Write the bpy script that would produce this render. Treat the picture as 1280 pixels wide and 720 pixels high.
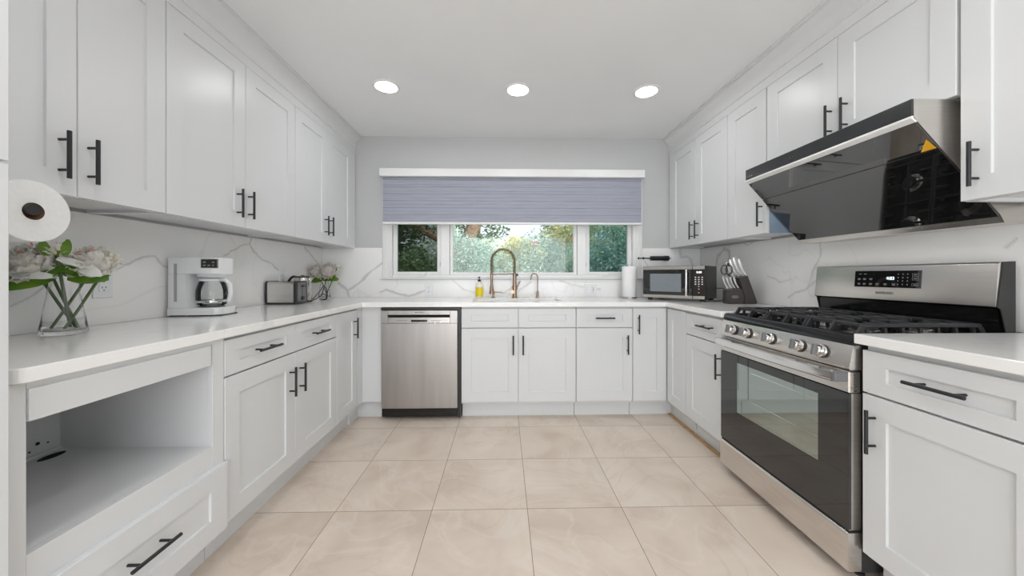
import bpy, bmesh, math, random
from mathutils import Vector, Matrix, noise
PI = math.pi
random.seed(7)
for o in list(bpy.data.objects): bpy.data.objects.remove(o)
scn = bpy.context.scene
C = scn.collection

# ------------------------------------------------------------------ camera
cam_d = bpy.data.cameras.new('camera'); cam = bpy.data.objects.new('camera', cam_d); C.objects.link(cam)
cam_d.sensor_width = 36.0; cam_d.lens = 438/1280*36; cam_d.shift_y = -16/1280
cam_d.clip_start = 0.02
cam.location = (0, 0, 1.125); cam.rotation_euler = (PI/2, 0, -0.0232)
scn.camera = cam
# ------------------------------------------------------------------ world, sun, exposure
scn.view_settings.view_transform = 'Standard'; scn.view_settings.look = 'None'
scn.view_settings.gamma = 1; scn.view_settings.use_curve_mapping = False
scn.view_settings.exposure = 0.08
w = bpy.data.worlds.new('world'); scn.world = w; w.use_nodes = True
wn = w.node_tree.nodes; wn['Background'].inputs[0].default_value = (0.86, 0.93, 1.0, 1); wn['Background'].inputs[1].default_value = 1.25
sd = bpy.data.lights.new('sun', 'SUN'); sd.energy = 6.0; sd.angle = 0.02; sd.color = (1, .95, .86)
sun = bpy.data.objects.new('sun', sd); C.objects.link(sun)
sun.location = (4, -2, 8); sun.rotation_euler = Vector((-0.75, 0.42, -0.75)).to_track_quat('-Z', 'Y').to_euler()
LAMP = 58.0
# added fill light behind the camera, brightens backsplash and ceiling
ad = bpy.data.lights.new('rear_fill', 'AREA'); ad.shape = 'RECTANGLE'; ad.size = 3.1; ad.size_y = 2.0; ad.energy = 60; ad.color = (.95, .975, 1.0)
al = bpy.data.objects.new('rear_fill', ad); C.objects.link(al); al.location = (.1, -2.55, 1.12); al.rotation_euler = (PI/2, 0, 0)

# ------------------------------------------------------------------ materials
def nt(name):
    m = bpy.data.materials.new(name); m.use_nodes = True
    return m, m.node_tree.nodes, m.node_tree.links, m.node_tree.nodes['Principled BSDF']
def mat(name, col, rough=.5, metal=0., spec=.5, coat=0., noise_amt=.03, nscale=12., bump=0., bscale=300., **k):
    m, n, l, b = nt(name)
    b.inputs['Roughness'].default_value = rough; b.inputs['Metallic'].default_value = metal
    b.inputs['Specular IOR Level'].default_value = spec; b.inputs['Coat Weight'].default_value = coat
    if 'ior' in k: b.inputs['IOR'].default_value = k['ior']
    if 'trans' in k: b.inputs['Transmission Weight'].default_value = k['trans']
    if 'sss' in k:
        b.inputs['Subsurface Weight'].default_value = k['sss']; b.inputs['Subsurface Radius'].default_value = (.02, .02, .02)
    tc = n.new('ShaderNodeTexCoord'); nz = n.new('ShaderNodeTexNoise'); nz.inputs['Scale'].default_value = nscale
    l.new(tc.outputs['Object'], nz.inputs['Vector'])
    r = n.new('ShaderNodeValToRGB')
    c = Vector(col)
    r.color_ramp.elements[0].position = .3; r.color_ramp.elements[1].position = .7
    r.color_ramp.elements[0].color = tuple(max(0, x*(1-noise_amt)) for x in col)+(1,)
    r.color_ramp.elements[1].color = tuple(min(1, x*(1+noise_amt)) for x in col)+(1,)
    l.new(nz.outputs['Fac'], r.inputs[0]); l.new(r.outputs[0], b.inputs['Base Color'])
    if bump:
        nb = n.new('ShaderNodeTexNoise'); nb.inputs['Scale'].default_value = bscale; l.new(tc.outputs['Object'], nb.inputs['Vector'])
        bp = n.new('ShaderNodeBump'); bp.inputs['Strength'].default_value = bump; bp.inputs['Distance'].default_value = .002
        l.new(nb.outputs['Fac'], bp.inputs['Height']); l.new(bp.outputs[0], b.inputs['Normal'])
    return m
def steel(name, col, rough, stretch=(1, 1, 60), sc=4, amt=.08):
    m, n, l, b = nt(name)
    b.inputs['Metallic'].default_value = 1
    tc = n.new('ShaderNodeTexCoord'); mp = n.new('ShaderNodeMapping'); mp.inputs['Scale'].default_value = stretch
    nz = n.new('ShaderNodeTexNoise'); nz.inputs['Scale'].default_value = sc; nz.inputs['Detail'].default_value = 4
    l.new(tc.outputs['Object'], mp.inputs['Vector']); l.new(mp.outputs[0], nz.inputs['Vector'])
    r = n.new('ShaderNodeValToRGB'); r.color_ramp.elements[0].position = .3; r.color_ramp.elements[1].position = .7
    r.color_ramp.elements[0].color = tuple(x*(1-amt) for x in col)+(1,); r.color_ramp.elements[1].color = tuple(min(1, x*(1+amt)) for x in col)+(1,)
    l.new(nz.outputs['Fac'], r.inputs[0]); l.new(r.outputs[0], b.inputs['Base Color'])
    mr = n.new('ShaderNodeMapRange'); mr.inputs[3].default_value = rough*.92; mr.inputs[4].default_value = rough*1.1
    l.new(nz.outputs['Fac'], mr.inputs[0]); l.new(mr.outputs[0], b.inputs['Roughness'])
    return m
def emit(name, col, s):
    m = bpy.data.materials.new(name); m.use_nodes = True; n = m.node_tree.nodes; l = m.node_tree.links
    n.remove(n['Principled BSDF']); e = n.new('ShaderNodeEmission'); e.inputs[0].default_value = col+(1,); e.inputs[1].default_value = s
    l.new(e.outputs[0], n['Material Output'].inputs[0]); return m
def thin_glass(name, tint, gloss=.04, rough=.0, f0=1.45, amt=1.0):
    m = bpy.data.materials.new(name); m.use_nodes = True; n = m.node_tree.nodes; l = m.node_tree.links
    n.remove(n['Principled BSDF'])
    t = n.new('ShaderNodeBsdfTransparent'); t.inputs[0].default_value = tint+(1,)
    g = n.new('ShaderNodeBsdfGlossy'); g.inputs['Roughness'].default_value = rough
    fr = n.new('ShaderNodeFresnel'); fr.inputs[0].default_value = f0
    mx = n.new('ShaderNodeMixShader'); l.new(fr.outputs[0], mx.inputs[0]); l.new(t.outputs[0], mx.inputs[1]); l.new(g.outputs[0], mx.inputs[2])
    l.new(mx.outputs[0], n['Material Output'].inputs[0]); return m
def leafmat(name, cols, trans=.35, rough=.5, scale=3.):
    m = bpy.data.materials.new(name); m.use_nodes = True; n = m.node_tree.nodes; l = m.node_tree.links
    b = n['Principled BSDF']; b.inputs['Roughness'].default_value = rough
    g = n.new('ShaderNodeNewGeometry'); tc = n.new('ShaderNodeTexCoord'); nz = n.new('ShaderNodeTexNoise'); nz.inputs['Scale'].default_value = scale
    l.new(tc.outputs['Object'], nz.inputs['Vector'])
    ad = n.new('ShaderNodeMath'); ad.operation = 'ADD'; ml = n.new('ShaderNodeMath'); ml.operation = 'MULTIPLY'; ml.inputs[1].default_value = .45
    l.new(g.outputs['Random Per Island'], ml.inputs[0]); l.new(ml.outputs[0], ad.inputs[0])
    m2 = n.new('ShaderNodeMath'); m2.operation = 'MULTIPLY_ADD'; m2.inputs[1].default_value = 1.3; m2.inputs[2].default_value = -.35
    l.new(nz.outputs['Fac'], m2.inputs[0]); l.new(m2.outputs[0], ad.inputs[1])
    r = n.new('ShaderNodeValToRGB'); els = r.color_ramp.elements
    while len(els) < len(cols): els.new(.5)
    for i, c in enumerate(cols): els[i].position = .1+.8*i/(len(cols)-1); els[i].color = c+(1,)
    l.new(ad.outputs[0], r.inputs[0]); l.new(r.outputs[0], b.inputs['Base Color'])
    t = n.new('ShaderNodeBsdfTranslucent'); l.new(r.outputs[0], t.inputs[0])
    mx = n.new('ShaderNodeMixShader'); mx.inputs[0].default_value = trans
    l.new(b.outputs[0], mx.inputs[1]); l.new(t.outputs[0], mx.inputs[2]); l.new(mx.outputs[0], n['Material Output'].inputs[0])
    return m

M = {}
M['cab'] = mat('cabinet_paint', (.725, .735, .74), .33, noise_amt=.008, nscale=3)
M['trim'] = mat('trim_paint', (.75, .755, .76), .4, noise_amt=.01)
M['ceil'] = mat('ceiling_paint', (.88, .89, .895), .7, noise_amt=.012, nscale=2, bump=.1, bscale=120)
M['wall'] = mat('wall_paint', (.55, .555, .555), .55, noise_amt=.02, nscale=2, bump=.1, bscale=150)
M['vinyl'] = mat('window_vinyl', (.84, .84, .83), .3, noise_amt=.01)
M['black'] = mat('black_metal', (.012, .013, .015), .38, spec=.5, noise_amt=.1)
M['blackgloss'] = mat('black_enamel', (.008, .008, .008), .12, noise_amt=.1)
M['hoodglass'] = mat('hood_glass', (.010, .010, .010), .02, ior=2.25, noise_amt=.05)
M['blackglass'] = mat('black_glass', (.012, .012, .012), .02, spec=.5, ior=1.75, noise_amt=.05)
M['iron'] = mat('cast_iron', (.022, .023, .025), .42, noise_amt=.2, nscale=60, bump=.3, bscale=500)
M['blackplastic'] = mat('black_plastic', (.025, .024, .024), .35, noise_amt=.1)
M['greyplastic'] = mat('grey_plastic', (.16, .16, .165), .4)
M['whiteplastic'] = mat('white_plastic', (.84, .85, .86), .25, noise_amt=.01)
M['steel'] = steel('brushed_steel', (.60, .58, .55), .26, (1, 1, 60))
M['steelh'] = steel('brushed_steel_horizontal', (.70, .67, .635), .26, (1, 1, 30), 5, .05)
M['steelv'] = steel('brushed_steel_door', (.43, .41, .395), .34, (7, 7, .5), 2.0, .10)
M['chrome'] = steel('polished_steel', (.80, .79, .78), .10, (1, 1, 1), 4, .02)
M['bronze'] = steel('warm_nickel', (.40, .29, .205), .28, (1, 1, 1), 40, .1)
M['sink'] = steel('sink_steel', (.30, .30, .295), .35)
M['knifesteel'] = mat('satin_handle', (.80, .79, .77), .32, metal=.55, noise_amt=.03)
M['paper'] = mat('paper', (.88, .88, .87), .95, noise_amt=.02, nscale=90, bump=.5, bscale=260)
M['card'] = mat('cardboard', (.33, .17, .09), .8, noise_amt=.1)
M['glass'] = thin_glass('window_glass', (.97, .985, .98))
M['screen'] = thin_glass('insect_screen', (.50, .51, .52), f0=1.25)
M['tealglass'] = thin_glass('tinted_screen', (.58, .68, .70), f0=1.3)
M['oveninner'] = mat('oven_window_glass', (.40, .45, .42), .03, metal=1., noise_amt=.02)
M['vase'] = mat('clear_glass', (1, 1, 1), .0, trans=1., ior=1.45, noise_amt=0)
M['carafe'] = thin_glass('carafe_glass', (.93, .94, .94), f0=1.5)
M['wood'] = mat('raw_wood', (.50, .32, .15), .6, noise_amt=.15, nscale=20)
M['yellow'] = mat('yellow_soap', (.86, .66, .01), .3, noise_amt=.03)
M['yellowmark'] = mat('yellow_mark', (.80, .42, .01), .5, noise_amt=.05)
M['darkbrown'] = mat('dark_block', (.055, .045, .042), .45, noise_amt=.1, nscale=40)
M['lamp'] = emit('lamp_diffuser', (.985, .985, .985), LAMP)
M['led'] = emit('display_digits', (.8, .95, 1.0), 2.2)
M['print'] = mat('printed_grey', (.40, .40, .40), .5)
M['printdark'] = mat('printed_dark', (.05, .05, .055), .5)
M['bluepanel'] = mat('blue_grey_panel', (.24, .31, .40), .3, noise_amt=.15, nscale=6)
M['hole'] = mat('dark_hole', (.01, .01, .01), .9)
M['bark'] = mat('bark', (.24, .16, .11), .9, noise_amt=.35, nscale=14, bump=1., bscale=30)
M['ground'] = mat('garden_ground', (.16, .17, .09), .95, noise_amt=.3, nscale=3)
M['stem'] = mat('flower_stem', (.09, .16, .05), .5, noise_amt=.15)
M['leaf'] = leafmat('flower_leaf', [(.06, .16, .012), (.14, .30, .025), (.30, .46, .05)], .35, .4, 12)
M['petal'] = leafmat('petal_cream', [(.97, .90, .85), (.97, .95, .85), (.96, .95, .92), (.97, .89, .85)], .35, .6, 18)
M['petalw'] = leafmat('petal_white', [(.86, .88, .86), (.9, .9, .88)], .4, .6, 18)
M['petalp'] = leafmat('petal_pink', [(.97, .88, .84), (.97, .93, .89), (.97, .95, .91)], .35, .6, 18)
M['pinkmark'] = leafmat('petal_red', [(.85, .15, .15), (.90, .35, .30)], .3, .6, 18)
M['sepal'] = leafmat('sepal_lime', [(.25, .38, .02), (.40, .48, .04), (.75, .25, .03)], .3, .5, 30)

def quartz():
    m, n, l, b = nt('quartz')
    b.inputs['Roughness'].default_value = .12
    tc = n.new('ShaderNodeTexCoord')
    at = n.new('ShaderNodeAttribute'); at.attribute_name = 'vein'
    nz = n.new('ShaderNodeTexNoise'); nz.inputs['Scale'].default_value = 2.; nz.inputs['Detail'].default_value = 5
    l.new(tc.outputs['Object'], nz.inputs['Vector'])
    r = n.new('ShaderNodeValToRGB'); r.color_ramp.elements[0].position = .3; r.color_ramp.elements[1].position = .7
    r.color_ramp.elements[0].color = (.90, .89, .87, 1); r.color_ramp.elements[1].color = (.935, .93, .918, 1)
    l.new(nz.outputs['Fac'], r.inputs[0])
    # faint thin procedural veins
    n2 = n.new('ShaderNodeTexNoise'); n2.inputs['Scale'].default_value = 1.1; n2.inputs['Detail'].default_value = 3; n2.inputs['Distortion'].default_value = .6
    l.new(tc.outputs['Object'], n2.inputs['Vector'])
    sb = n.new('ShaderNodeMath'); sb.operation = 'SUBTRACT'; sb.inputs[1].default_value = .5; l.new(n2.outputs['Fac'], sb.inputs[0])
    ab = n.new('ShaderNodeMath'); ab.operation = 'ABSOLUTE'; l.new(sb.outputs[0], ab.inputs[0])
    mr = n.new('ShaderNodeMapRange'); mr.inputs[1].default_value = 0; mr.inputs[2].default_value = .006; mr.inputs[3].default_value = .13; mr.inputs[4].default_value = 0
    l.new(ab.outputs[0], mr.inputs[0])
    mxv = n.new('ShaderNodeMath'); mxv.operation = 'MAXIMUM'; l.new(mr.outputs[0], mxv.inputs[0]); l.new(at.outputs['Fac'], mxv.inputs[1])
    mx = n.new('ShaderNodeMix'); mx.data_type = 'RGBA'; l.new(mxv.outputs[0], mx.inputs[0]); l.new(r.outputs[0], mx.inputs[6]); mx.inputs[7].default_value = (.42, .415, .41, 1)
    l.new(mx.outputs[2], b.inputs['Base Color'])
    return m
M['quartz'] = quartz()

def tile():
    m, n, l, b = nt('floor_tile')
    b.inputs['Roughness'].default_value = .38
    tc = n.new('ShaderNodeTexCoord'); sp = n.new('ShaderNodeSeparateXYZ'); l.new(tc.outputs['Object'], sp.inputs[0])
    def mth(op, a, bb=None, c=None):
        q = n.new('ShaderNodeMath'); q.operation = op
        for i, v in enumerate((a, bb, c)):
            if v is None: continue
            if isinstance(v, (int, float)): q.inputs[i].default_value = v
            else: l.new(v, q.inputs[i])
        return q.outputs[0]
    T = .457
    u = mth('DIVIDE', mth('SUBTRACT', sp.outputs[0], .113), T); v = mth('DIVIDE', mth('SUBTRACT', sp.outputs[1], 1.6855), T)
    fu, fv = mth('FLOOR', u), mth('FLOOR', v)
    du = mth('ABSOLUTE', mth('SUBTRACT', mth('FRACT', mth('ADD', u, .5)), .5)); dv = mth('ABSOLUTE', mth('SUBTRACT', mth('FRACT', mth('ADD', v, .5)), .5))
    g = mth('LESS_THAN', mth('MINIMUM', du, dv), .0030)
    cb = n.new('ShaderNodeCombineXYZ'); l.new(mth('ADD', sp.outputs[0], mth('MULTIPLY', fu, 3.7)), cb.inputs[0]); l.new(mth('ADD', sp.outputs[1], mth('MULTIPLY', fv, 2.3)), cb.inputs[1]); l.new(mth('MULTIPLY', mth('ADD', fu, mth('MULTIPLY', fv, 1.7)), 1.9), cb.inputs[2])
    nz = n.new('ShaderNodeTexNoise'); nz.inputs['Scale'].default_value = 2.2; nz.inputs['Detail'].default_value = 7; nz.inputs['Distortion'].default_value = 1.2
    l.new(cb.outputs[0], nz.inputs['Vector'])
    r = n.new('ShaderNodeValToRGB'); e = r.color_ramp.elements
    e[0].position = .3; e[0].color = (.63, .52, .425, 1); e[1].position = .72; e[1].color = (.79, .69, .59, 1)
    q = e.new(.5); q.color = (.73, .625, .53, 1)
    l.new(nz.outputs['Fac'], r.inputs[0])
    # thin pale and dark veins
    n2 = n.new('ShaderNodeTexNoise'); n2.inputs['Scale'].default_value = 1.5; n2.inputs['Detail'].default_value = 4; n2.inputs['Distortion'].default_value = 1.5; l.new(cb.outputs[0], n2.inputs['Vector'])
    vd = mth('ABSOLUTE', mth('SUBTRACT', n2.outputs['Fac'], .5))
    vm = n.new('ShaderNodeMapRange'); vm.inputs[1].default_value = 0; vm.inputs[2].default_value = .02; vm.inputs[3].default_value = .3; vm.inputs[4].default_value = 0; l.new(vd, vm.inputs[0])
    mx = n.new('ShaderNodeMix'); mx.data_type = 'RGBA'; l.new(vm.outputs[0], mx.inputs[0]); l.new(r.outputs[0], mx.inputs[6]); mx.inputs[7].default_value = (.82, .75, .68, 1)
    v2 = mth('ABSOLUTE', mth('SUBTRACT', n2.outputs['Fac'], .44))
    vm2 = n.new('ShaderNodeMapRange'); vm2.inputs[1].default_value = 0; vm2.inputs[2].default_value = .012; vm2.inputs[3].default_value = .22; vm2.inputs[4].default_value = 0; l.new(v2, vm2.inputs[0])
    mx1 = n.new('ShaderNodeMix'); mx1.data_type = 'RGBA'; l.new(vm2.outputs[0], mx1.inputs[0]); l.new(mx.outputs[2], mx1.inputs[6]); mx1.inputs[7].default_value = (.52, .40, .32, 1)
    mx2 = n.new('ShaderNodeMix'); mx2.data_type = 'RGBA'; l.new(g, mx2.inputs[0]); l.new(mx1.outputs[2], mx2.inputs[6]); mx2.inputs[7].default_value = (.20, .155, .125, 1)
    l.new(mx2.outputs[2], b.inputs['Base Color'])
    return m
M['tile'] = tile()

def blindmat():
    m, n, l, b = nt('blind_fabric')
    b.inputs['Roughness'].default_value = .85
    tc = n.new('ShaderNodeTexCoord'); mp = n.new('ShaderNodeMapping'); mp.inputs['Scale'].default_value = (3, 1, 45)
    nz = n.new('ShaderNodeTexNoise'); nz.inputs['Scale'].default_value = 2; nz.inputs['Detail'].default_value = 4
    l.new(tc.outputs['Object'], mp.inputs[0]); l.new(mp.outputs[0], nz.inputs['Vector'])
    r = n.new('ShaderNodeValToRGB'); r.color_ramp.elements[0].position = .25; r.color_ramp.elements[1].position = .75
    r.color_ramp.elements[0].color = (.45, .47, .56, 1); r.color_ramp.elements[1].color = (.57, .585, .66, 1)
    l.new(nz.outputs['Fac'], r.inputs[0])
    sp = n.new('ShaderNodeSeparateXYZ'); l.new(tc.outputs['Object'], sp.inputs[0])
    def mth(op, a, c=None):
        q = n.new('ShaderNodeMath'); q.operation = op
        for i, v in enumerate((a, c)):
            if v is None: continue
            if isinstance(v, (int, float)): q.inputs[i].default_value = v
            else: l.new(v, q.inputs[i])
        return q.outputs[0]
    fr = mth('FRACT', mth('DIVIDE', mth('SUBTRACT', sp.outputs[2], 1.622), .0655)); ln = mth('LESS_THAN', fr, .085)
    n2 = n.new('ShaderNodeTexNoise'); n2.inputs['Scale'].default_value = 3.; l.new(tc.outputs['Object'], n2.inputs['Vector'])
    fac = mth('MULTIPLY', ln, mth('MULTIPLY', n2.outputs['Fac'], 1.25))
    mxc = n.new('ShaderNodeMix'); mxc.data_type = 'RGBA'; l.new(fac, mxc.inputs[0]); l.new(r.outputs[0], mxc.inputs[6]); mxc.inputs[7].default_value = (.17, .18, .23, 1)
    l.new(mxc.outputs[2], b.inputs['Base Color'])
    t = n.new('ShaderNodeBsdfTranslucent'); t.inputs[0].default_value = (.50, .52, .62, 1)
    mx = n.new('ShaderNodeMixShader'); mx.inputs[0].default_value = .3; l.new(b.outputs[0], mx.inputs[1]); l.new(t.outputs[0], mx.inputs[2])
    l.new(mx.outputs[0], n['Material Output'].inputs[0]); return m
M['blind'] = blindmat()

# ------------------------------------------------------------------ mesh helpers
class MB:
    def __init__(s): s.bm = bmesh.new()
    def box(s, x0, x1, y0, y1, z0, z1, bev=0, seg=1):
        vs = [s.bm.verts.new((x, y, z)) for x in (x0, x1) for y in (y0, y1) for z in (z0, z1)]
        f = [(0, 1, 3, 2), (4, 6, 7, 5), (0, 4, 5, 1), (2, 3, 7, 6), (0, 2, 6, 4), (1, 5, 7, 3)]
        fs = [s.bm.faces.new([vs[i] for i in q]) for q in f]
        if bev:
            es = list({e for q in fs for e in q.edges})
            bmesh.ops.bevel(s.bm, geom=es, offset=bev, segments=seg, affect='EDGES', profile=.6)
        return s
    def prism(s, poly, axis, a0, a1, bev=0):
        """poly: 2D points in the two other axes (in order), extruded on axis"""
        def P(p, a):
            return {'x': (a, p[0], p[1]), 'y': (p[0], a, p[1]), 'z': (p[0], p[1], a)}[axis]
        A = [s.bm.verts.new(P(p, a0)) for p in poly]; B = [s.bm.verts.new(P(p, a1)) for p in poly]
        k = len(poly); fs = [s.bm.faces.new(A), s.bm.faces.new(B)]
        for i in range(k): fs.append(s.bm.faces.new((A[i], A[(i+1) % k], B[(i+1) % k], B[i])))
        if bev:
            es = list({e for q in fs for e in q.edges})
            bmesh.ops.bevel(s.bm, geom=es, offset=bev, segments=2, affect='EDGES', profile=.6)
        return s
    def tube(s, pts, r, seg=12, caps=True, close=False):
        pts = [Vector(p) for p in pts]; rr = r if isinstance(r, (list, tuple)) else [r]*len(pts)
        rings = []; n_ = len(pts); prev = None
        for i, p in enumerate(pts):
            if close: d = pts[(i+1) % n_]-pts[i-1]
            else: d = (pts[min(i+1, n_-1)]-pts[max(i-1, 0)])
            d.normalize()
            if prev is None:
                a = Vector((0, 0, 1)) if abs(d.z) < .9 else Vector((1, 0, 0)); u = d.cross(a).normalized()
            else: u = (prev-d*prev.dot(d)).normalized()
            prev = u; v = d.cross(u)
            rings.append([s.bm.verts.new(p+(u*math.cos(2*PI*k/seg)+v*math.sin(2*PI*k/seg))*rr[i]) for k in range(seg)])
        m_ = n_ if close else n_-1
        for i in range(m_):
            A, B = rings[i], rings[(i+1) % n_]
            for k in range(seg): s.bm.faces.new((A[k], A[(k+1) % seg], B[(k+1) % seg], B[k]))
        if caps and not close: s.bm.faces.new(rings[0]); s.bm.faces.new(rings[-1])
        return s
    def lathe(s, prof, c=(0, 0, 0), axis='z', seg=32, caps=(True, True), sx=1., sy=1.):
        rings = []
        for r, h in prof:
            ring = []
            for k in range(seg):
                a = 2*PI*k/seg; x, y = r*math.cos(a)*sx, r*math.sin(a)*sy
                p = {'z': (x, y, h), 'y': (x, h, y), 'x': (h, x, y)}[axis]
                ring.append(s.bm.verts.new((p[0]+c[0], p[1]+c[1], p[2]+c[2])))
            rings.append(ring)
        for A, B in zip(rings, rings[1:]):
            for k in range(seg): s.bm.faces.new((A[k], A[(k+1) % seg], B[(k+1) % seg], B[k]))
        if caps[0]: s.bm.faces.new(rings[0])
        if caps[1]: s.bm.faces.new(rings[-1])
        return s
    def quad(s, *ps): s.bm.faces.new([s.bm.verts.new(p) for p in ps]); return s
    def build(s, name, m, parent=None, smooth=False, loc=None, rot=None, recalc=True, angle=35, label=None):
        if recalc: bmesh.ops.recalc_face_normals(s.bm, faces=s.bm.faces)
        me = bpy.data.meshes.new(name); s.bm.to_mesh(me); s.bm.free()
        o = bpy.data.objects.new(name, me); C.objects.link(o)
        if m is not None: me.materials.append(m)
        if parent is not None: o.parent = parent
        if loc: o.location = loc
        if rot: o.rotation_euler = rot
        if smooth:
            me.shade_smooth(); me.set_sharp_from_angle(angle=math.radians(angle))
        if label: o['label'] = label
        return o
def thing(name, label, cat, loc=(0, 0, 0), rz=0, group=None):
    o = bpy.data.objects.new(name, None); C.objects.link(o); o.location = loc; o.rotation_euler = (0, 0, rz)
    o.empty_display_size = .1; o['label'] = label; o['category'] = cat
    if group: o['group'] = group
    return o
def tag(o, label, cat, group=None):
    o['label'] = label; o['category'] = cat
    if group: o['group'] = group
    return o
def struct(o, label=None):
    o['kind'] = 'structure'
    if label: o['label'] = label
    return o
def text(name, s, size, m, parent, mtx, extrude=.0004, bold=0):
    cu = bpy.data.curves.new(name, 'FONT'); cu.body = s; cu.size = size; cu.align_x = 'CENTER'; cu.align_y = 'CENTER'; cu.extrude = extrude; cu.offset = bold
    t = bpy.data.objects.new(name, cu); C.objects.link(t); bpy.context.view_layer.update()
    dg = bpy.context.evaluated_depsgraph_get(); me = bpy.data.meshes.new_from_object(t.evaluated_get(dg))
    bpy.data.objects.remove(t)
    o = bpy.data.objects.new(name, me); C.objects.link(o); me.materials.clear(); me.materials.append(m); o.parent = parent
    o.matrix_local = mtx; return o

XL, XR, YF, ZC = -1.71, 1.90, 3.342, 2.44      # finished surfaces: left, right, far, ceiling
YB = -2.6
# ------------------------------------------------------------------ room shell
struct(MB().box(XL-.15, XR+.15, YB-.15, YF+.2, -.12, 0).build('floor', M['tile']))
struct(MB().box(XL-.15, XR+.15, YB-.15, YF+.2, ZC, ZC+.15).build('ceiling', M['ceil']))
struct(MB().box(XL-.15, XL-.008, YB, YF+.008, 0, ZC).build('wall_left', M['wall']))
struct(MB().box(XR+.008, XR+.15, YB, YF+.008, 0, ZC).build('wall_right', M['wall']))
WX0, WX1, WZ0, WZ1 = -1.150, 1.335, 1.098, 2.03
b = MB(); y0, y1 = YF+.008, YF+.16
b.box(XL-.15, WX0, y0, y1, 0, ZC).box(WX1, XR+.15, y0, y1, 0, ZC).box(WX0, WX1, y0, y1, 0, WZ0-.012).box(WX0, WX1, y0, y1, WZ1, ZC)
struct(b.build('wall_far', M['wall']))
b = MB(); b.box(XL-.15, -1.55, YB-.12, YB, 0, ZC).box(1.75, XR+.15, YB-.12, YB, 0, ZC).box(-1.55, 1.75, YB-.12, YB, 2.25, ZC)
struct(b.build('wall_rear', M['wall']))

# crown mouldings, left and right
def crown(sgn, xf, name):
    prof = [(xf-sgn*.02, 2.266), (xf, 2.266), (xf, 2.318), (xf+sgn*.006, 2.320), (xf+sgn*.006, 2.350), (xf+sgn*.012, 2.372), (xf+sgn*.024, 2.392), (xf+sgn*.040, 2.408), (xf+sgn*.050, 2.416), (xf+sgn*.050, 2.424), (xf+sgn*.062, 2.426), (xf+sgn*.062, 2.4395), (xf-sgn*.02, 2.4395)]
    struct(MB().prism(prof, 'y', .3, YF+.006).build(name, M['trim'], smooth=True, angle=40))
crown(1, -1.402, 'trim_1'); crown(-1, 1.592, 'trim_2')
struct(MB().box(1.328, 1.354, 2.005, 2.812, 0.0005, .008).build('trim_3', M['wood']))

# ------------------------------------------------------------------ backsplash slabs with grey veins
def seg_d(p, a, b_):
    ax, ay = a; bx, by = b_; px, py = p; dx, dy = bx-ax, by-ay; L = dx*dx+dy*dy
    t = 0 if L == 0 else max(0, min(1, ((px-ax)*dx+(py-ay)*dy)/L))
    return math.hypot(px-ax-t*dx, py-ay-t*dy), t
def splash(a0, a1, z0, z1, to, veins, label, holes=(), step=.0065):
    """grid slab; 'to' maps (a, d, z) to the world, d = 0 is the polished face, d > 0 into the wall"""
    na = int((a1-a0)/step)+1; nz_ = int((z1-z0)/step)+1
    verts = []; vals = []
    for i in range(na+1):
        a = a0+(a1-a0)*i/na
        for j in range(nz_+1):
            z = z0+(z1-z0)*j/nz_; v = 0
            wa = a+.014*noise.noise(Vector((a*9, z*9, 1)))+.006*noise.noise(Vector((a*30, z*30, 5))); wz = z+.014*noise.noise(Vector((a*9, z*9, 7)))+.006*noise.noise(Vector((a*30, z*30, 9)))
            for pl, wd, st in veins:
                for k in range(len(pl)-1):
                    if min(pl[k][0], pl[k+1][0])-.1 < a < max(pl[k][0], pl[k+1][0])+.1:
                        dd, t = seg_d((wa, wz), pl[k], pl[k+1])
                        ww = wd*(1+.6*noise.noise(Vector((a*14, z*14, 3))))
                        v = max(v, st*max(0, 1-(dd/ww)**2) if dd < ww else 0)
            verts.append(to(a, 0, z)); vals.append(v)
    faces = []
    for i in range(na):
        for j in range(nz_):
            am = a0+(a1-a0)*(i+.5)/na; zm = z0+(z1-z0)*(j+.5)/nz_
            if any(h[0] < am < h[1] and h[2] < zm < h[3] for h in holes): continue
            q = i*(nz_+1)+j; faces.append((q, q+nz_+1, q+nz_+2, q+1))
    me = bpy.data.meshes.new('backsplash'); me.from_pydata(verts, [], faces)
    bm = bmesh.new(); bm.from_mesh(me)
    lay = bm.verts.layers.float.new('vein')
    bm.verts.ensure_lookup_table()
    for i, v in enumerate(vals): bm.verts[i][lay] = v
    bmesh.ops.delete(bm, geom=[v for v in bm.verts if not v.link_faces], context='VERTS')
    bound = [e for e in bm.edges if len(e.link_faces) == 1]
    r = bmesh.ops.extrude_edge_only(bm, edges=bound)
    nv = [g for g in r['geom'] if isinstance(g, bmesh.types.BMVert)]
    off = Vector(to(0, .0075, 0))-Vector(to(0, 0, 0))
    bmesh.ops.translate(bm, verts=nv, vec=off)
    bm.to_mesh(me); bm.free(); me.materials.append(M['quartz'])
    o = bpy.data.objects.new('backsplash', me); C.objects.link(o); tag(o, label, 'backsplash'); return o
vL = [([(2.188, 1.243), (2.312, 1.312), (2.405, 1.341)], .006, .55), ([(2.42, 1.38), (2.405, 1.336), (2.443, 1.279), (2.498, 1.243), (2.625, 1.208), (2.699, 1.161)], .010, .6),
      ([(3.039, 1.371), (3.138, 1.309), (3.217, 1.263), (3.286, 1.214)], .012, .5), ([(1.585, 1.146), (1.687, 1.208), (1.751, 1.219), (1.804, 1.169), (1.842, 1.154), (1.891, 1.121)], .006, .5),
      ([(1.253, 1.017), (1.31, 1.055), (1.355, 1.101)], .005, .5)]
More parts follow.
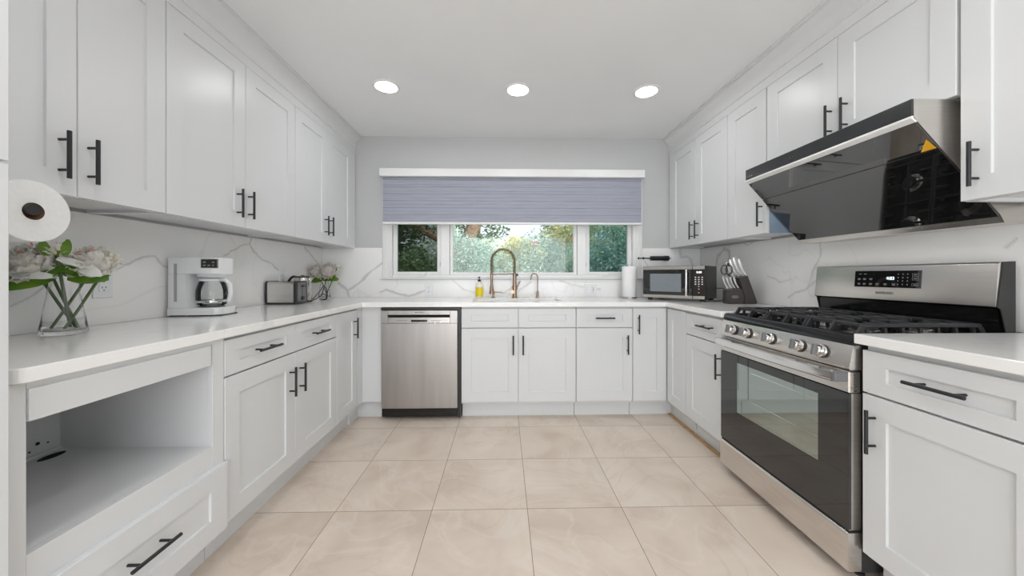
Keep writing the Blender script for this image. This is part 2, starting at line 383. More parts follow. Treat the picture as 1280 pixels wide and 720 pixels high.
vF = [([(-1.56, 1.057), (-1.478, .989), (-1.456, .929)], .018, .5), ([(-1.463, .982), (-1.359, 1.065), (-1.246, 1.17), (-1.149, 1.239)], .013, .5),
      ([(-1.179, .966), (-1.119, .989), (-1.021, .951), (-.893, .928), (-.757, .973)], .014, .55), ([(-.493, 1.075), (-.371, .984), (-.265, .957)], .008, .4),
      ([(.154, 1.064), (.078, 1.018), (.001, .957)], .013, .5), ([(.261, 1.056), (.139, .965)], .012, .45), ([(.537, 1.064), (.745, 1.018), (.922, .987)], .01, .45),
      ([(1.356, 1.264), (1.426, 1.14)], .012, .35), ([(1.699, 1.372), (1.704, 1.295), (1.761, 1.31), (1.808, 1.264), (1.832, 1.202)], .016, .5)]
vR = [([(3.096, 1.211), (3.073, 1.296), (2.982, 1.346), (2.917, 1.328), (2.917, 1.24)], .02, .5), ([(2.767, 1.395), (2.684, 1.362), (2.64, 1.382)], .01, .4),
      ([(2.063, 1.322), (2.052, 1.249), (2.09, 1.183), (2.118, 1.12), (2.158, 1.045)], .006, .5), ([(2.3, .975), (2.187, 1.033), (2.09, 1.086)], .006, .5),
      ([(1.257, 1.262), (1.288, 1.219)], .006, .5), ([(2.478, 1.119), (2.368, 1.081), (2.268, 1.093)], .008, .35)]
CT = .915; CB = .880
splash(.79, YF-.001, CT+.0005, 1.379, lambda a, d, z: (XL-d, a, z), vL, 'white grey-veined quartz backsplash on left wall under the upper cabinets')
splash(XL+.001, XR-.001, CT+.0005, 1.384, lambda a, d, z: (a, YF+d, z), vF, 'white grey-veined quartz backsplash on far wall around the window', holes=[(WX0-.002, WX1+.002, WZ0-.015, 2)])
splash(.30, YF-.001, CT+.0005, 1.3785, lambda a, d, z: (XR+d, a, z), vR, 'white grey-veined quartz backsplash on right wall behind stove and knife block')
struct(MB().box(XR, XR+.0075, 1.21, 2.09, 1.379, 1.754).build('trim_4', M['quartz']))

# ------------------------------------------------------------------ window
win = bpy.data.objects.new('window_1', None); C.objects.link(win); struct(win, 'three-pane white window over the sink'); win.location = (.09, YF+.05, WZ0)
def wpart(b_, name, m, parent=win, **k):
    o = b_.build(name, m, None, **k); o.parent = parent
    base = Vector(win.location); o.location = Vector((0, 0, 0))-base if parent is win else Vector((0, 0, 0)); return o
yo, yi = YF+.004, YF+.15
b = MB(); b.box(WX0+.001, -1.062, yo, yi, WZ0, WZ1-.001, .002).box(1.243, WX1-.001, yo, yi, WZ0, WZ1-.001, .002)
b.box(-1.062, 1.243, yo+.02, yi, WZ0, 1.130, .002).box(-1.062, 1.243, yo+.02, yi, 1.985, WZ1-.001, .002)
b.box(-.600, -.520, yo+.012, yi, 1.130, 1.985, .002).box(.708, .790, yo+.012, yi, 1.130, 1.985, .002)
for x in (-1.118, -1.085, 1.270, 1.300): b.box(x, x+.006, yo-.004, yo+.01, WZ0+.002, WZ1-.01, .001)
wpart(b, 'window_frame', M['vinyl'])
for (x0, x1, w_, gm, lab) in ((-1.060, -.602, .038, 'screen', 'dark screened pane'), (-.518, .706, .030, 'glass', None), (.792, 1.241, .038, 'tealglass', 'teal-tinted pane')):
    b = MB(); ya, yb = yo+.035, yo+.075
    b.box(x0, x0+w_, ya, yb, 1.131, 1.984, .002).box(x1-w_, x1, ya, yb, 1.131, 1.984, .002).box(x0+w_, x1-w_, ya, yb, 1.131, 1.131+w_*.72, .002).box(x0+w_, x1-w_, ya, yb, 1.984-w_, 1.984, .002)
    sash = wpart(b, 'sash', M['vinyl'])
    o = MB().box(x0+w_-.002, x1-w_+.002, yo+.055, yo+.059, 1.131+w_*.72-.002, 1.984-w_+.002).build('pane', M[gm], sash)
    if lab: o['label'] = lab
for x, sg in ((-.79, 1), (.975, 1)):
    b = MB(); b.box(x-.035, x+.045, yo+.006, yo+.02, 1.118, 1.130, .003).tube([(x+.03, yo+.012, 1.128), (x+.045, yo+.0, 1.14), (x+.055, yo-.004, 1.153)], .005, 8)
    wpart(b, 'crank_handle', M['vinyl'], smooth=True)
for x in (-.615, .80):
    b = MB(); b.box(x-.006, x+.006, yo+.012, yo+.034, 1.21, 1.25, .003); wpart(b, 'latch', M['vinyl'])
struct(MB().box(WX0-.02, WX1+.035, YF-.022, YF+.14, WZ0-.0115, WZ0-.0005, .002).build('trim_5', M['vinyl']), 'white window sill')

# blind
bl = thing('roller_blind', 'bluish grey fabric window blind half lowered under a white headbox', 'window blind', (.095, YF, 1.6))
def lp(b_, name, m, root, **k):          # geometry given in world coordinates, parented to an unrotated root
    o = b_.build(name, m, root, **k); o.location = -Vector(root.location); return o
lp(MB().box(-1.148, 1.322, YF-.092, YF-.001, 2.040, 2.112, .003), 'headbox', M['vinyl'], bl)
b = MB(); zs = [2.038]; 
zz = 2.038; rows = []
for k in range(7):
    zt = 2.038-k*.062; zb = max(zt-.062, 1.622); rows.append((zt, zb))
pr = []
for zt, zb in rows: pr += [(YF-.050, zt), (YF-.0465, zt-.004), (YF-.0465, zb+.006), (YF-.050, zb)]
ptsA = [(p[0], p[1]) for p in pr]
poly = ptsA+[(YF-.0425, ptsA[-1][1]), (YF-.0425, ptsA[0][1])]
bm_ = MB()
L1 = [bm_.bm.verts.new((-1.128, p[0], p[1])) for p in poly]; L2 = [bm_.bm.verts.new((1.303, p[0], p[1])) for p in poly]
for i in range(len(poly)): bm_.bm.faces.new((L1[i], L1[(i+1) % len(poly)], L2[(i+1) % len(poly)], L2[i]))
lp(bm_, 'fabric', M['blind'], bl)
lp(MB().box(-1.128, 1.303, YF-.062, YF-.036, 1.600, 1.622, .004), 'bottom_rail', M['vinyl'], bl)
lp(MB().tube([(1.310, YF-.04, 2.04), (1.312, YF-.04, 1.45), (1.309, YF-.04, 1.30)], .0022, 6), 'pull_cord', M['vinyl'], bl)

# ------------------------------------------------------------------ cabinets
def front(root, kind, x0, x1, z0, z1, handle=None, fy=0., stile=.077, rail=None, t=.020, hmat='black', parent=None, name=None):
    """shaker door / drawer front with recessed panel, front plane at local y = fy"""
    rail = rail if rail is not None else (.077 if kind == 'door' else .049)
    x0 += .0015; x1 -= .0015; z0 += .0015; z1 -= .0015
    bm = bmesh.new()
    rings = [(0, 0, fy+t), (0, 0, fy+.0015), (.0015, .0015, fy), (stile-.0005, rail-.0005, fy), (stile+.0010, rail+.0010, fy+.0085)]
    R = []
    for ix, iz, y in rings:
        R.append([bm.verts.new(p) for p in ((x0+ix, y, z0+iz), (x1-ix, y, z0+iz), (x1-ix, y, z1-iz), (x0+ix, y, z1-iz))])
    for A, B in zip(R, R[1:]):
        for k in range(4): bm.faces.new((A[k], A[(k+1) % 4], B[(k+1) % 4], B[k]))
    bm.faces.new(R[0]); bm.faces.new(R[-1])
    m_ = MB(); m_.bm.free(); m_.bm = bm
    d = m_.build(name or {'door': 'door', 'drawer': 'drawer', 'panel': 'false_drawer_front'}[kind], M['cab'], root)
    if handle:
        o, hx, hz = handle; h = MB(); L = .075; r = .0058; yb = fy-.032
        if o == 'v':
            h.tube([(hx, yb, hz-L), (hx, yb, hz+L)], r, 14)
            for q in (-.048, .048): h.tube([(hx, yb+.003, hz+q), (hx, fy+.0005, hz+q)], .0043, 10)
        else:
            h.tube([(hx-L, yb, hz), (hx+L, yb, hz)], r, 14)
            for q in (-.048, .048): h.tube([(hx+q, yb+.003, hz), (hx+q, fy+.009, hz)], .0043, 10)
        h.build('handle', M['black'], d, smooth=True)
    return d
def cabinet(label, cat, loc, rz, w, z0, z1, depth, toe=False, name='base_cabinet'):
    r = thing(name, label, cat, (loc[0], loc[1], z0), rz)
    b_ = MB(); b_.box(.0008, w-.0008, .0215, depth, (.118 if toe else 0), z1-z0)
    b_.build('carcass', M['cab'], r)
    if toe: MB().box(.0008, w-.0008, .078, .095, 0, .117).build('toe_kick', M['cab'], r)
    return r
RL, RR = PI/2, -PI/2
# left base run (face X=-1.10, local x = +Y)
def Lx(y): return (-1.10, y)
c = cabinet('white base cabinet with two drawers over two doors, left of the oven-facing run beside the open niche', 'cabinet', Lx(1.407), RL, .927, 0, CB-.001, .600, True)
c['label'] = 'white base cabinet with two drawers over two doors under coffee maker and toaster'
front(c, 'drawer', 0, .469, .722, .868, ('h', .2345, .793)); front(c, 'drawer', .469, .927, .722, .868, ('h', .699, .790))
front(c, 'door', 0, .469, .137, .718, ('v', .420, .577)); front(c, 'door', .469, .927, .137, .718, ('v', .507, .577))
c = cabinet('narrow white base cabinet with one tall door in the left corner run', 'cabinet', Lx(2.334), RL, .328, 0, CB-.001, .600, True)
front(c, 'door', 0, .318, .137, .868, ('v', .258, .738))
fl = thing('corner_filler', 'white filler panel between left corner cabinet and dishwasher', 'filler panel', (-1.10, 2.755, 0))
lp(MB().box(-1.122, -1.103, 2.664, 2.753, .137, CB-.001).box(-1.122, -.9565, 2.756, 2.775, .137, CB-.001), 'panel', M['cab'], fl)
lp(MB().box(-1.178, -1.160, 2.664, 2.832, 0, .136).box(-1.160, -.9565, 2.815, 2.832, 0, .136), 'toe_kick', M['cab'], fl)
# niche cabinet (open microwave niche above a wide drawer)
n_ = thing('niche_cabinet', 'white base cabinet with an open niche over one wide drawer', 'cabinet', (-1.10, .78, 0), RL)
W = .626
b = MB(); zt = CB-.001
b.box(.001, .018, .021, .600, .118, zt).box(W-.018, W-.001, .021, .600, .118, zt).box(.018, W-.018, .560, .600, .118, zt)   # sides, back
b.box(.018, W-.018, .022, .560, .460, .478).box(.018, W-.018, .021, .560, .118, .136).box(.018, W-.018, .021, .560, .862, zt)  # shelves
b.box(.001, .055, .002, .021, .118, zt, .001).box(W-.055, W-.001, .002, .021, .118, zt, .001).box(.055, W-.055, .002, .021, .862, zt).box(.055, W-.055, .0025, .021, .388, .478)
b.box(.018, .055, .021, .560, .478, .862).box(W-.055, W-.018, .021, .560, .478, .862)
b.box(.055, W-.055, .0215, .04, .846, .862)
b.box(.055, W-.055, .552, .560, .478, .490)
b.build('carcass', M['cab'], n_)
MB().box(.056, W-.066, -.004, .016, .786, .862, .0015).build('top_rail', M['cab'], n_)
MB().box(.001, W-.001, .078, .095, 0, .117).build('toe_kick', M['cab'], n_)
b = MB(); b.lathe([(.038, 0), (.038, .001)], (.510, .515, .4782), 'z', 28, sx=1., sy=.50); b.build('cable_hole', M['hole'], n_, label='black oval cable hole')
for q, z, r in ((.500, .528, .006), (.478, .508, .003), (.528, .520, .003)): MB().lathe([(r, 0), (r, .001)], (q, .5505, z), 'y', 12).build('screw_hole', M['hole'], n_)
front(n_, 'drawer', .004, W-.006, .137, .398, ('h', .310, .283), fy=-.018, rail=.075)
# back base run (face Y = 2.735)
def cabB(label, x0, x1, cat='cabinet'): return cabinet(label, cat, (x0, 2.735), 0, x1-x0, 0, CB-.001, .585, True)
c = cabB('white sink base cabinet with two false drawer fronts and two doors below the sink', -.332, .565)
q = .445
front(c, 'panel', 0, q, .715, .866, None, rail=.049); front(c, 'panel', q, .897, .715, .866, None, rail=.049)
front(c, 'door', 0, q, .135, .711, ('v', .405, .582)); front(c, 'door', q, .897, .135, .711, ('v', .482, .582))
c = cabB('white base cabinet with one drawer over one door right of the sink cabinet', .567, 1.014)
front(c, 'drawer', 0, .447, .715, .866, ('h', .2225, .790)); front(c, 'door', 0, .447, .135, .711, ('v', .402, .582))
cc = cabinet('white corner cabinet with two tall folded door leaves below the microwave', 'cabinet', (1.0155, 2.735), 0, .86, 0, CB-.001, .585, True)
# trim carcass so that only the front leg of the corner shows
front(cc, 'door', 0, .268, .135, .866, ('v', .040, .740))
d2 = front(cc, 'door', 0, .282, .135, .866, None); d2.location = (1.285-1.0155, 2.727-2.735, 0); d2.rotation_euler = (0, 0, RR)
MB().box(1.355-1.0155, 1.370-1.0155, -.288, .078, 0, .117).build('toe_kick', M['cab'], cc)
MB().box(1.3065-1.0155, 1.86-1.0155, -.290, .0205, .118, CB-.001).build('carcass', M['cab'], cc)
c = cabinet('white base cabinet with one drawer over one door left of the stove', 'cabinet', (1.285, 2.4435), RR, .434, 0, CB-.001, .600, True)
front(c, 'drawer', 0, .434, .715, .862, ('h', .256, .797)); front(c, 'door', 0, .434, .135, .711, ('v', .395, .581))
c = cabinet('white base cabinet with one drawer over one door right of the stove, nearest the camera', 'cabinet', (1.285, 1.228), RR, .457, 0, CB-.001, .600, True)
front(c, 'drawer', 0, .457, .709, .860, ('h', .228, .789)); front(c, 'door', 0, .457, .133, .705, ('v', .044, .582))
# pantry at the left edge
p_ = thing('pantry_cabinet', 'tall white pantry cabinet at the left edge, reaching the ceiling', 'cabinet', (-1.06, .15, 0), RL)
b = MB(); b.box(.001, .628, .0215, .640, .10, 2.435); b.build('carcass', M['cab'], p_)
MB().box(.001, .628, .09, .105, 0, .10).build('toe_kick', M['cab'], p_)
front(p_, 'door', 0, .6275, .104, 1.364, ('v', .05, 1.12)); front(p_, 'door', 0, .6275, 1.368, 2.43, ('v', .05, 1.50))

# upper cabinets
def upper(label, x, y0, w, rz, z0=1.38, z1=2.4385, depth=.302, seams=None, handles=None, ztop=2.265):
    c_ = thing('upper_cabinet', label, 'cabinet', (x, y0, z0), rz)
    h_ = z1-z0
    b_ = MB(); b_.box(.0008, w-.0008, .0215, depth, .012, h_)
    b_.box(.0008, w-.0008, .0215, .040, 0, .012).box(.0008, .017, .040, depth, 0, .012).box(w-.017, w-.0008, .040, depth, 0, .012)
    b_.build('carcass', M['cab'], c_)
    s_ = [0]+seams+[w]
    for k in range(len(s_)-1):
        hd = handles[k]
        front(c_, 'door', s_[k], s_[k+1], 0, ztop-z0, ('v', hd[0], hd[1]-z0) if hd else None)
    return c_
UL = -1.40; UR = 1.59
upper('white upper cabinet with two narrow doors above the left flower vase', UL, .880, .606, RL, seams=[.304], handles=[(.256, 1.505), (.334, 1.505)])
upper('white upper cabinet with two doors above the coffee maker', UL, 1.4875, .897, RL, seams=[.447], handles=[(.384, 1.503), (.466, 1.506)])
cu = upper('white upper cabinet with two doors in the left far corner above the small flowers', UL, 2.386, .872, RL, seams=[.428], handles=[(.385, 1.512), (.462, 1.514)])
MB().box(.873, .951, .003, .300, 0, 2.265-1.38).build('filler', M['cab'], cu)
cu = upper('white upper cabinet with two doors in the right far corner above the microwave', UR, 3.290, .834, RR, seams=[.42], handles=[(.378, 1.500), (.460, 1.500)])
MB().box(-.047, -.001, .003, .300, 0, 2.265-1.38).build('filler', M['cab'], cu)
cu = upper('white upper cabinet with one door left of the range hood', UR, 2.455, .365, RR, seams=[], handles=[(.345-.012, 1.500)])
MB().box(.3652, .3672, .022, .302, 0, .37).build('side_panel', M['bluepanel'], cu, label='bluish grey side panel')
upper('white short upper cabinet with two doors directly above the range hood', UR, 2.084, .890, RR, z0=1.757, seams=[.449], handles=[(.419, 1.872), (.497, 1.872)])
upper('white upper cabinet with a tall door right of the range hood, cut by the frame', UR, 1.186, .90, RR, seams=[.446], handles=[(.047, 1.498), (.85, 1.498)])

# ------------------------------------------------------------------ worktops
def worktop(poly, hole, label, rnd=None):
    bm = bmesh.new(); es = []
    for lp_ in ([poly] + ([hole] if hole else [])):
        vs = [bm.verts.new((x, y, CB)) for x, y in lp_]
        for i in range(len(vs)): es.append(bm.edges.new((vs[i], vs[(i+1) % len(vs)])))
    r = bmesh.ops.triangle_fill(bm, use_beauty=True, edges=es)
    fs = [g for g in r['geom'] if isinstance(g, bmesh.types.BMFace)]
    bmesh.ops.dissolve_limit(bm, angle_limit=.01, verts=bm.verts, edges=bm.edges)
    fs = list(bm.faces)
    r = bmesh.ops.extrude_face_region(bm, geom=fs)
    bmesh.ops.translate(bm, verts=[g for g in r['geom'] if isinstance(g, bmesh.types.BMVert)], vec=(0, 0, CT-CB))
    m_ = MB(); m_.bm.free(); m_.bm = bm; o = m_.build('countertop', M['quartz'])
    bv = o.modifiers.new('bevel', 'BEVEL'); bv.width = .003; bv.segments = 2; bv.limit_method = 'ANGLE'; bv.angle_limit = .8
    tag(o, label, 'countertop'); return o
e = .001
lc = [(-1.08-.03+.03*math.sin(a), .803+.03-.03*math.cos(a)) for a in [i*PI/12 for i in range(7)]]
lc = [(-1.11+.03*math.sin(t), .833-.03*math.cos(t)) for t in [i*PI/2/6 for i in range(7)]]
main = [(XL+e, .803)]+lc+[(-1.08, 2.70), (1.26, 2.70), (1.26, 2.003), (XR-e, 2.003), (XR-e, YF-e), (XL+e, YF-e)]
SX0, SX1, SY0, SY1 = -.262, .478, 2.815, 3.175
def rr(x0, x1, y0, y1, r, k=5):
    out = []
    for cx, cy, a0 in ((x1-r, y1-r, 0), (x0+r, y1-r, PI/2), (x0+r, y0+r, PI), (x1-r, y0+r, 1.5*PI)):
        out += [(cx+r*math.cos(a0+i*PI/2/k), cy+r*math.sin(a0+i*PI/2/k)) for i in range(k+1)]
    return out
worktop(main, rr(SX0, SX1, SY0, SY1, .03), 'long U-shaped white quartz worktop with sink cutout, running left to the stove')
worktop([(1.26, .77), (XR-e, .77), (XR-e, 1.234), (1.26, 1.234)], None, 'short white quartz worktop right of the stove')

# ------------------------------------------------------------------ sink
sk = thing('kitchen_sink', 'undermounted stainless sink below the spring faucet', 'sink', (.108, 2.995, .70))
def loopbox(rs, m_):
    R = [[m_.bm.verts.new((x, y, z)) for x, y in pts] for pts, z in rs]
    for A, B in zip(R, R[1:]):
        k = len(A)
        for i in range(k): m_.bm.faces.new((A[i], A[(i+1) % k], B[(i+1) % k], B[i]))
    m_.bm.faces.new(R[-1]); return m_
m_ = MB(); loopbox([(rr(SX0-.02, SX1+.02, SY0-.02, SY1+.02, .04), CB-.0015), (rr(SX0-.002, SX1+.002, SY0-.002, SY1+.002, .03), CB-.0015), (rr(SX0, SX1, SY0, SY1, .03), CB-.006), (rr(SX0+.004, SX1-.004, SY0+.004, SY1-.004, .03), .70), (rr(SX0+.03, SX1-.03, SY0+.03, SY1-.03, .03), .69)], m_)
lp(m_, 'basin', M['sink'], sk, smooth=True)
lp(MB().lathe([(.045, .6905), (.045, .694), (.03, .693)], (.108, 2.99, 0)), 'drain', M['chrome'], sk, smooth=True)

# faucet
fx, fy_ = .100, 3.240; fb = CT+.0005
f = thing('spring_faucet', 'tall warm nickel spring faucet arching behind the sink', 'faucet', (fx, fy_, fb))
f.rotation_euler = (0, 0, -.0)
b = MB(); b.lathe([(.027, 0), (.027, .008), (.021, .012), (.0195, .06), (.0205, .075), (.0205, .11), (.017, .12), (.0165, .20), (.019, .203), (.019, .225), (.014, .23)], (0, 0, 0), seg=24)
b.tube([(.0, 0, .09), (.03, -.0, .09)], .012, 14)
b.build('column', M['bronze'], f, smooth=True)
b = MB(); b.tube([(-.022, -.004, .055), (-.022, -.02, .055)], .019, 16); b.build('valve_cap', M['bronze'], f, smooth=True)
b = MB(); b.tube([(.018, 0, .095), (.036, -.006, .125), (.052, -.012, .150)], [.006, .005, .0045], 10); b.build('lever', M['bronze'], f, smooth=True)
b = MB(); b.lathe([(.001, -.012), (.012, -.012), (.014, 0), (.012, .012), (.001, .012)], (.02, -.012, .212), 'y', 16); b.build('knob', M['blackplastic'], f, smooth=True)
# spring hose: coil around arch
R_ = .1065; zt_ = .340
cl = []
for i in range(12): cl.append(Vector((0, 0, .228+(zt_-.228)*i/12)))
for i in range(41):
    a = PI*i/40; cl.append(Vector((-R_+R_*math.cos(a), 0, zt_+R_*1.02*math.sin(a))))
for i in range(1, 11): cl.append(Vector((-2*R_, 0, zt_-(zt_-.215)*i/10)))
b = MB(); b.tube(cl, .0085, 10)
L_ = [0]
for i in range(1, len(cl)): L_.append(L_[-1]+(cl[i]-cl[i-1]).length)
tot = L_[-1]; turns = 66; NP = turns*8; pts = []
for k in range(NP+1):
    s_ = tot*k/NP; i = 0
    while i < len(L_)-2 and L_[i+1] < s_: i += 1
    t_ = (s_-L_[i])/max(1e-9, L_[i+1]-L_[i]); p = cl[i].lerp(cl[i+1], t_); d = (cl[min(i+1, len(cl)-1)]-cl[i]).normalized()
    u = Vector((0, 1, 0)); v = d.cross(u); a = 2*PI*k/8
    pts.append(p+(u*math.cos(a)+v*math.sin(a))*.0115)
b.tube(pts, .0024, 5); b.build('spring_hose', M['bronze'], f, smooth=True)
b = MB(); b.tube([(0, 0, .222), (-.02, 0, .222), (-2*R_+.02, -.0, .217), (-2*R_+.012, 0, .217)], .0045, 8); b.lathe([(.015, .21), (.015, .225)], (-2*R_, 0, 0), seg=18); b.build('hose_arm', M['bronze'], f, smooth=True)
b = MB(); b.lathe([(.011, .215), (.012, .12), (.014, .115), (.014, .105), (.0185, .098), (.0185, .068), (.022, .06), (.022, .040), (.018, .036)], (-2*R_, 0, 0), seg=22); b.build('spray_head', M['bronze'], f, smooth=True)
# soap pump by the sink
s_ = thing('soap_dispenser', 'short nickel soap dispenser with a thin sideways spout, left of the faucet', 'soap dispenser', (-.098, 3.238, fb))
b = MB(); b.lathe([(.021, 0), (.021, .004), (.011, .012), (.010, .030), (.013, .034), (.013, .05), (.010, .054)], seg=20); b.build('base', M['bronze'], s_, smooth=True)
b = MB(); b.tube([(0, 0, .048), (.03, -.006, .052), (.075, -.012, .050), (.092, -.014, .046)], [.005, .004, .0035, .003], 8); b.build('spout', M['bronze'], s_, smooth=True)
# filtered-water tap
s_ = thing('filter_tap', 'small nickel gooseneck water tap right of the spring faucet', 'faucet', (.312, 3.235, fb))
b = MB(); b.lathe([(.017, 0), (.017, .004), (.0125, .01), (.0125, .058), (.008, .064)], seg=20); b.build('base', M['bronze'], s_, smooth=True)
pt = [(0, 0, .06), (0, 0, .19)]+[(-.030+.030*math.cos(a), 0, .19+.034*math.sin(a)) for a in [PI*i/14 for i in range(1, 15)]]+[(-.063, 0, .165)]
b = MB(); b.tube(pt, .0052, 10); b.build('spout', M['bronze'], s_, smooth=True)
# yellow soap bottle
s_ = thing('soap_bottle', 'clear hand soap bottle with yellow label and black pump', 'soap bottle', (-.228, 3.255, fb))
b = MB(); b.lathe([(.030, 0), (.034, .004), (.034, .115), (.031, .128), (.020, .138), (.013, .142), (.013, .150)], seg=28, sx=1, sy=.8); b.build('bottle', M['whiteplastic'], s_, smooth=True)
b = MB(); b.lathe([(.0346, .012), (.0349, .014), (.0349, .098), (.0346, .1)], seg=28, sx=1, sy=.8, caps=(False, False)); b.build('label', M['yellow'], s_, smooth=True, label='yellow wrap label')
b = MB(); b.lathe([(.014, .1502), (.014, .166), (.009, .17), (.004, .171), (.004, .185), (.009, .186), (.009, .194), (.004, .196)], seg=18).tube([(0, 0, .19), (-.006, -.012, .19), (-.010, -.024, .187)], .004, 8); b.build('pump', M['blackplastic'], s_, smooth=True)
# outlets
def outlet(name, label, loc, rz, w, gang):
    o = thing(name, label, 'outlet', loc, rz)
    MB().box(-w/2, w/2, -.006, -.0005, -.06, .06, .002).build('cover_plate', M['whiteplastic'], o)
    b_ = MB()
    for cx, kind in gang:
        if kind == 'o':
            b2 = MB(); b2.box(cx-.017, cx+.017, -.009, -.0062, -.034, .034, .001); b2.build('socket', M['whiteplastic'], o)
            for cz in (.018, -.018):
                b_.box(cx-.008, cx-.0055, -.0096, -.0088, cz-.001, cz+.007).box(cx+.0055, cx+.008, -.0096, -.0088, cz-.001, cz+.007).lathe([(.0026, -.0096), (.0026, -.0088)], (cx, 0, cz-.009), 'y', 10)
            if kind == 'o' and len(gang) > 1: b_.box(cx-.004, cx+.004, -.0098, -.0088, -.004, .004)
        else:
            b2 = MB(); b2.box(cx-.016, cx+.016, -.010, -.0062, -.033, .033, .001); b2.build('rocker_switch', M['whiteplastic'], o)
    b_.build('slots', M['hole'], o); return o
outlet('wall_outlet', 'white duplex outlet on far wall below the left window pane', (-.711, YF, .989), 0, .074, [(0, 'o')])
outlet('wall_outlet', 'white double plate with switch and outlet right of the sink', (.831, YF, .988), 0, .118, [(-.024, 's'), (.024, 'o')])
outlet('wall_outlet', 'white outlet on left wall behind the left flower vase', (XL, 1.531, 1.088), RL, .074, [(0, 'o')])
outlet('wall_outlet', 'white outlet on left wall above the toaster', (XL, 2.735, 1.105), RL, .074, [(0, 'o')])

# ------------------------------------------------------------------ dishwasher
dw = thing('dishwasher', 'stainless steel dishwasher between the corner filler and the sink cabinet', 'dishwasher', (-.644, 2.735, 0))
b = MB(); b.box(-.952, -.336, 2.758, 3.31, .02, CB-.003); lp(b, 'tub', M['blackgloss'], dw)
b = MB(); b.box(-.945, -.352, 2.80, 2.815, .02, .095).box(-.357, -.337, 2.740, 2.757, .02, .872).box(-.953, -.337, 2.735, 2.757, .857, .873); lp(b, 'surround', M['blackplastic'], dw)
b = MB(); X0, X1 = -.943, -.358; px0, px1 = -.892, -.417
b.box(X0, X1, 2.714, 2.756, .098, .754, .003).box(X0, px0, 2.714, 2.756, .7535, .853, .002).box(px1, X1, 2.714, 2.756, .7535, .853, .002).box(px0, px1, 2.7145, 2.756, .820, .853, .001)
lp(b, 'door_panel', M['steelv'], dw)
b = MB(); b.prism([(2.7155, .756), (2.720, .768), (2.7275, .797), (2.750, .797), (2.750, .756)], 'x', px0+.0005, px1-.0005); lp(b, 'control_strip', M['steelh'], dw)
lp(MB().box(px0+.001, px1-.001, 2.746, 2.755, .7975, .8195), 'handle_pocket', M['hole'], dw)
b = MB(); b.box(-.725, -.585, 2.728, 2.742, .798, .804); lp(b, 'release_slot', M['hole'], dw)
b = MB(); b.box(-.715, -.592, 2.7165, 2.7235, .766, .781); o = lp(b, 'display', M['blackglass'], dw)
b = MB()
for x in [-.83+.012*i for i in range(7)]+[-.565+.012*i for i in range(7)]: b.box(x, x+.007, 2.7195, 2.723, .7745, .7765)
lp(b, 'button_legend', M['printdark'], dw)
RX = Matrix.Rotation(PI/2, 4, 'X')
def at(root, x, y, z, rot=Matrix.Identity(4)):
    return Matrix.Translation(Vector((x, y, z))-Vector(root.location)) @ rot @ RX
text('logo', 'BOSCH', .0155, M['printdark'], dw, at(dw, -.640, 2.7142, .838))
lp(MB().lathe([(.0052, 2.7138), (.0052, 2.7145)], (-.676, 0, .838), 'y', 16), 'logo_mark', M['printdark'], dw)

# ------------------------------------------------------------------ stove
G0, G1 = 1.240, 1.996
gs = thing('gas_range', 'stainless freestanding gas range with black cooktop and five knobs', 'stove', (1.27, (G0+G1)/2, 0))
g = lambda b_, n, m, **k: lp(b_, n, m, gs, **k)
b = MB(); b.box(1.300, 1.86, G0+.002, G1-.002, .045, .872); g(b, 'body', M['blackplastic'])
b = MB()
for x in (1.34, 1.82):
    for y in (G0+.05, G1-.05): b.lathe([(.016, .0), (.016, .01), (.01, .012), (.01, .046)], (x, y, 0), seg=12)
g(b, 'feet', M['blackplastic'])
# cooktop tray with raised rim
b = MB(); b.prism([(1.268, .871), (1.274, .899), (1.282, .906), (1.300, .908), (1.318, .900), (1.325, .892), (1.80, .892), (1.81, .903), (1.86, .903), (1.86, .871)], 'y', G0, G1)
b.box(1.30, 1.85, G0, G0+.022, .885, .9065, .003).box(1.30, 1.85, G1-.022, G1, .885, .9065, .003)
g(b, 'cooktop', M['blackgloss'], smooth=True, angle=50)
# control panel (slightly raked)
b = MB(); b.prism([(1.268, .869), (1.250, .786), (1.256, .779), (1.299, .779), (1.299, .870)], 'y', G0+.001, G1-.001, .002); cp = g(b, 'control_panel', M['steelh'], smooth=True)
nrm = Vector((-.083, 0, .018)).normalized()
for i, y in enumerate((1.886, 1.777, 1.619, 1.458, 1.352)):
    c0 = Vector((1.258, y, .826)); u = nrm
    b = MB(); b.tube([c0-u*.0005, c0+u*.006, c0+u*.0062], [.027, .0265, .025], 28); k1 = g(b, 'knob', M['blackplastic'], smooth=True)
    b = MB(); b.tube([c0+u*.0065, c0+u*.016, c0+u*.018, c0+u*.034, c0+u*.036], [.0245, .0245, .021, .0200, .0185], 28)
    o = b.build('knob_ring', M['chrome'], k1, smooth=True)
    b = MB(); v = Vector((0, 0, 1)); t = u.cross(v).normalized(); v2 = t.cross(u)
    vs = []
    for d0, hw, hh in ((.0362, .0055, .0215), (.046, .0048, .0205)):
        vs.append([b.bm.verts.new(c0+u*d0+t*(sx*hw)+v2*(sz*hh)) for sx, sz in ((-1, -1), (1, -1), (1, 1), (-1, 1))])
    for k in range(4): b.bm.faces.new((vs[0][k], vs[0][(k+1) % 4], vs[1][(k+1) % 4], vs[1][k]))
    b.bm.faces.new(vs[0]); b.bm.faces.new(vs[1]); b.build('pointer', M['greyplastic'], k1)
    b = MB(); b.tube([c0+Vector((0, .036, .018))+u*-.0003, c0+Vector((0, .036, .018))+u*.0006], .0018, 8); b.build('indicator', leafmat('red_dot', [(.6, .03, .02), (.6, .03, .02)], 0), k1)
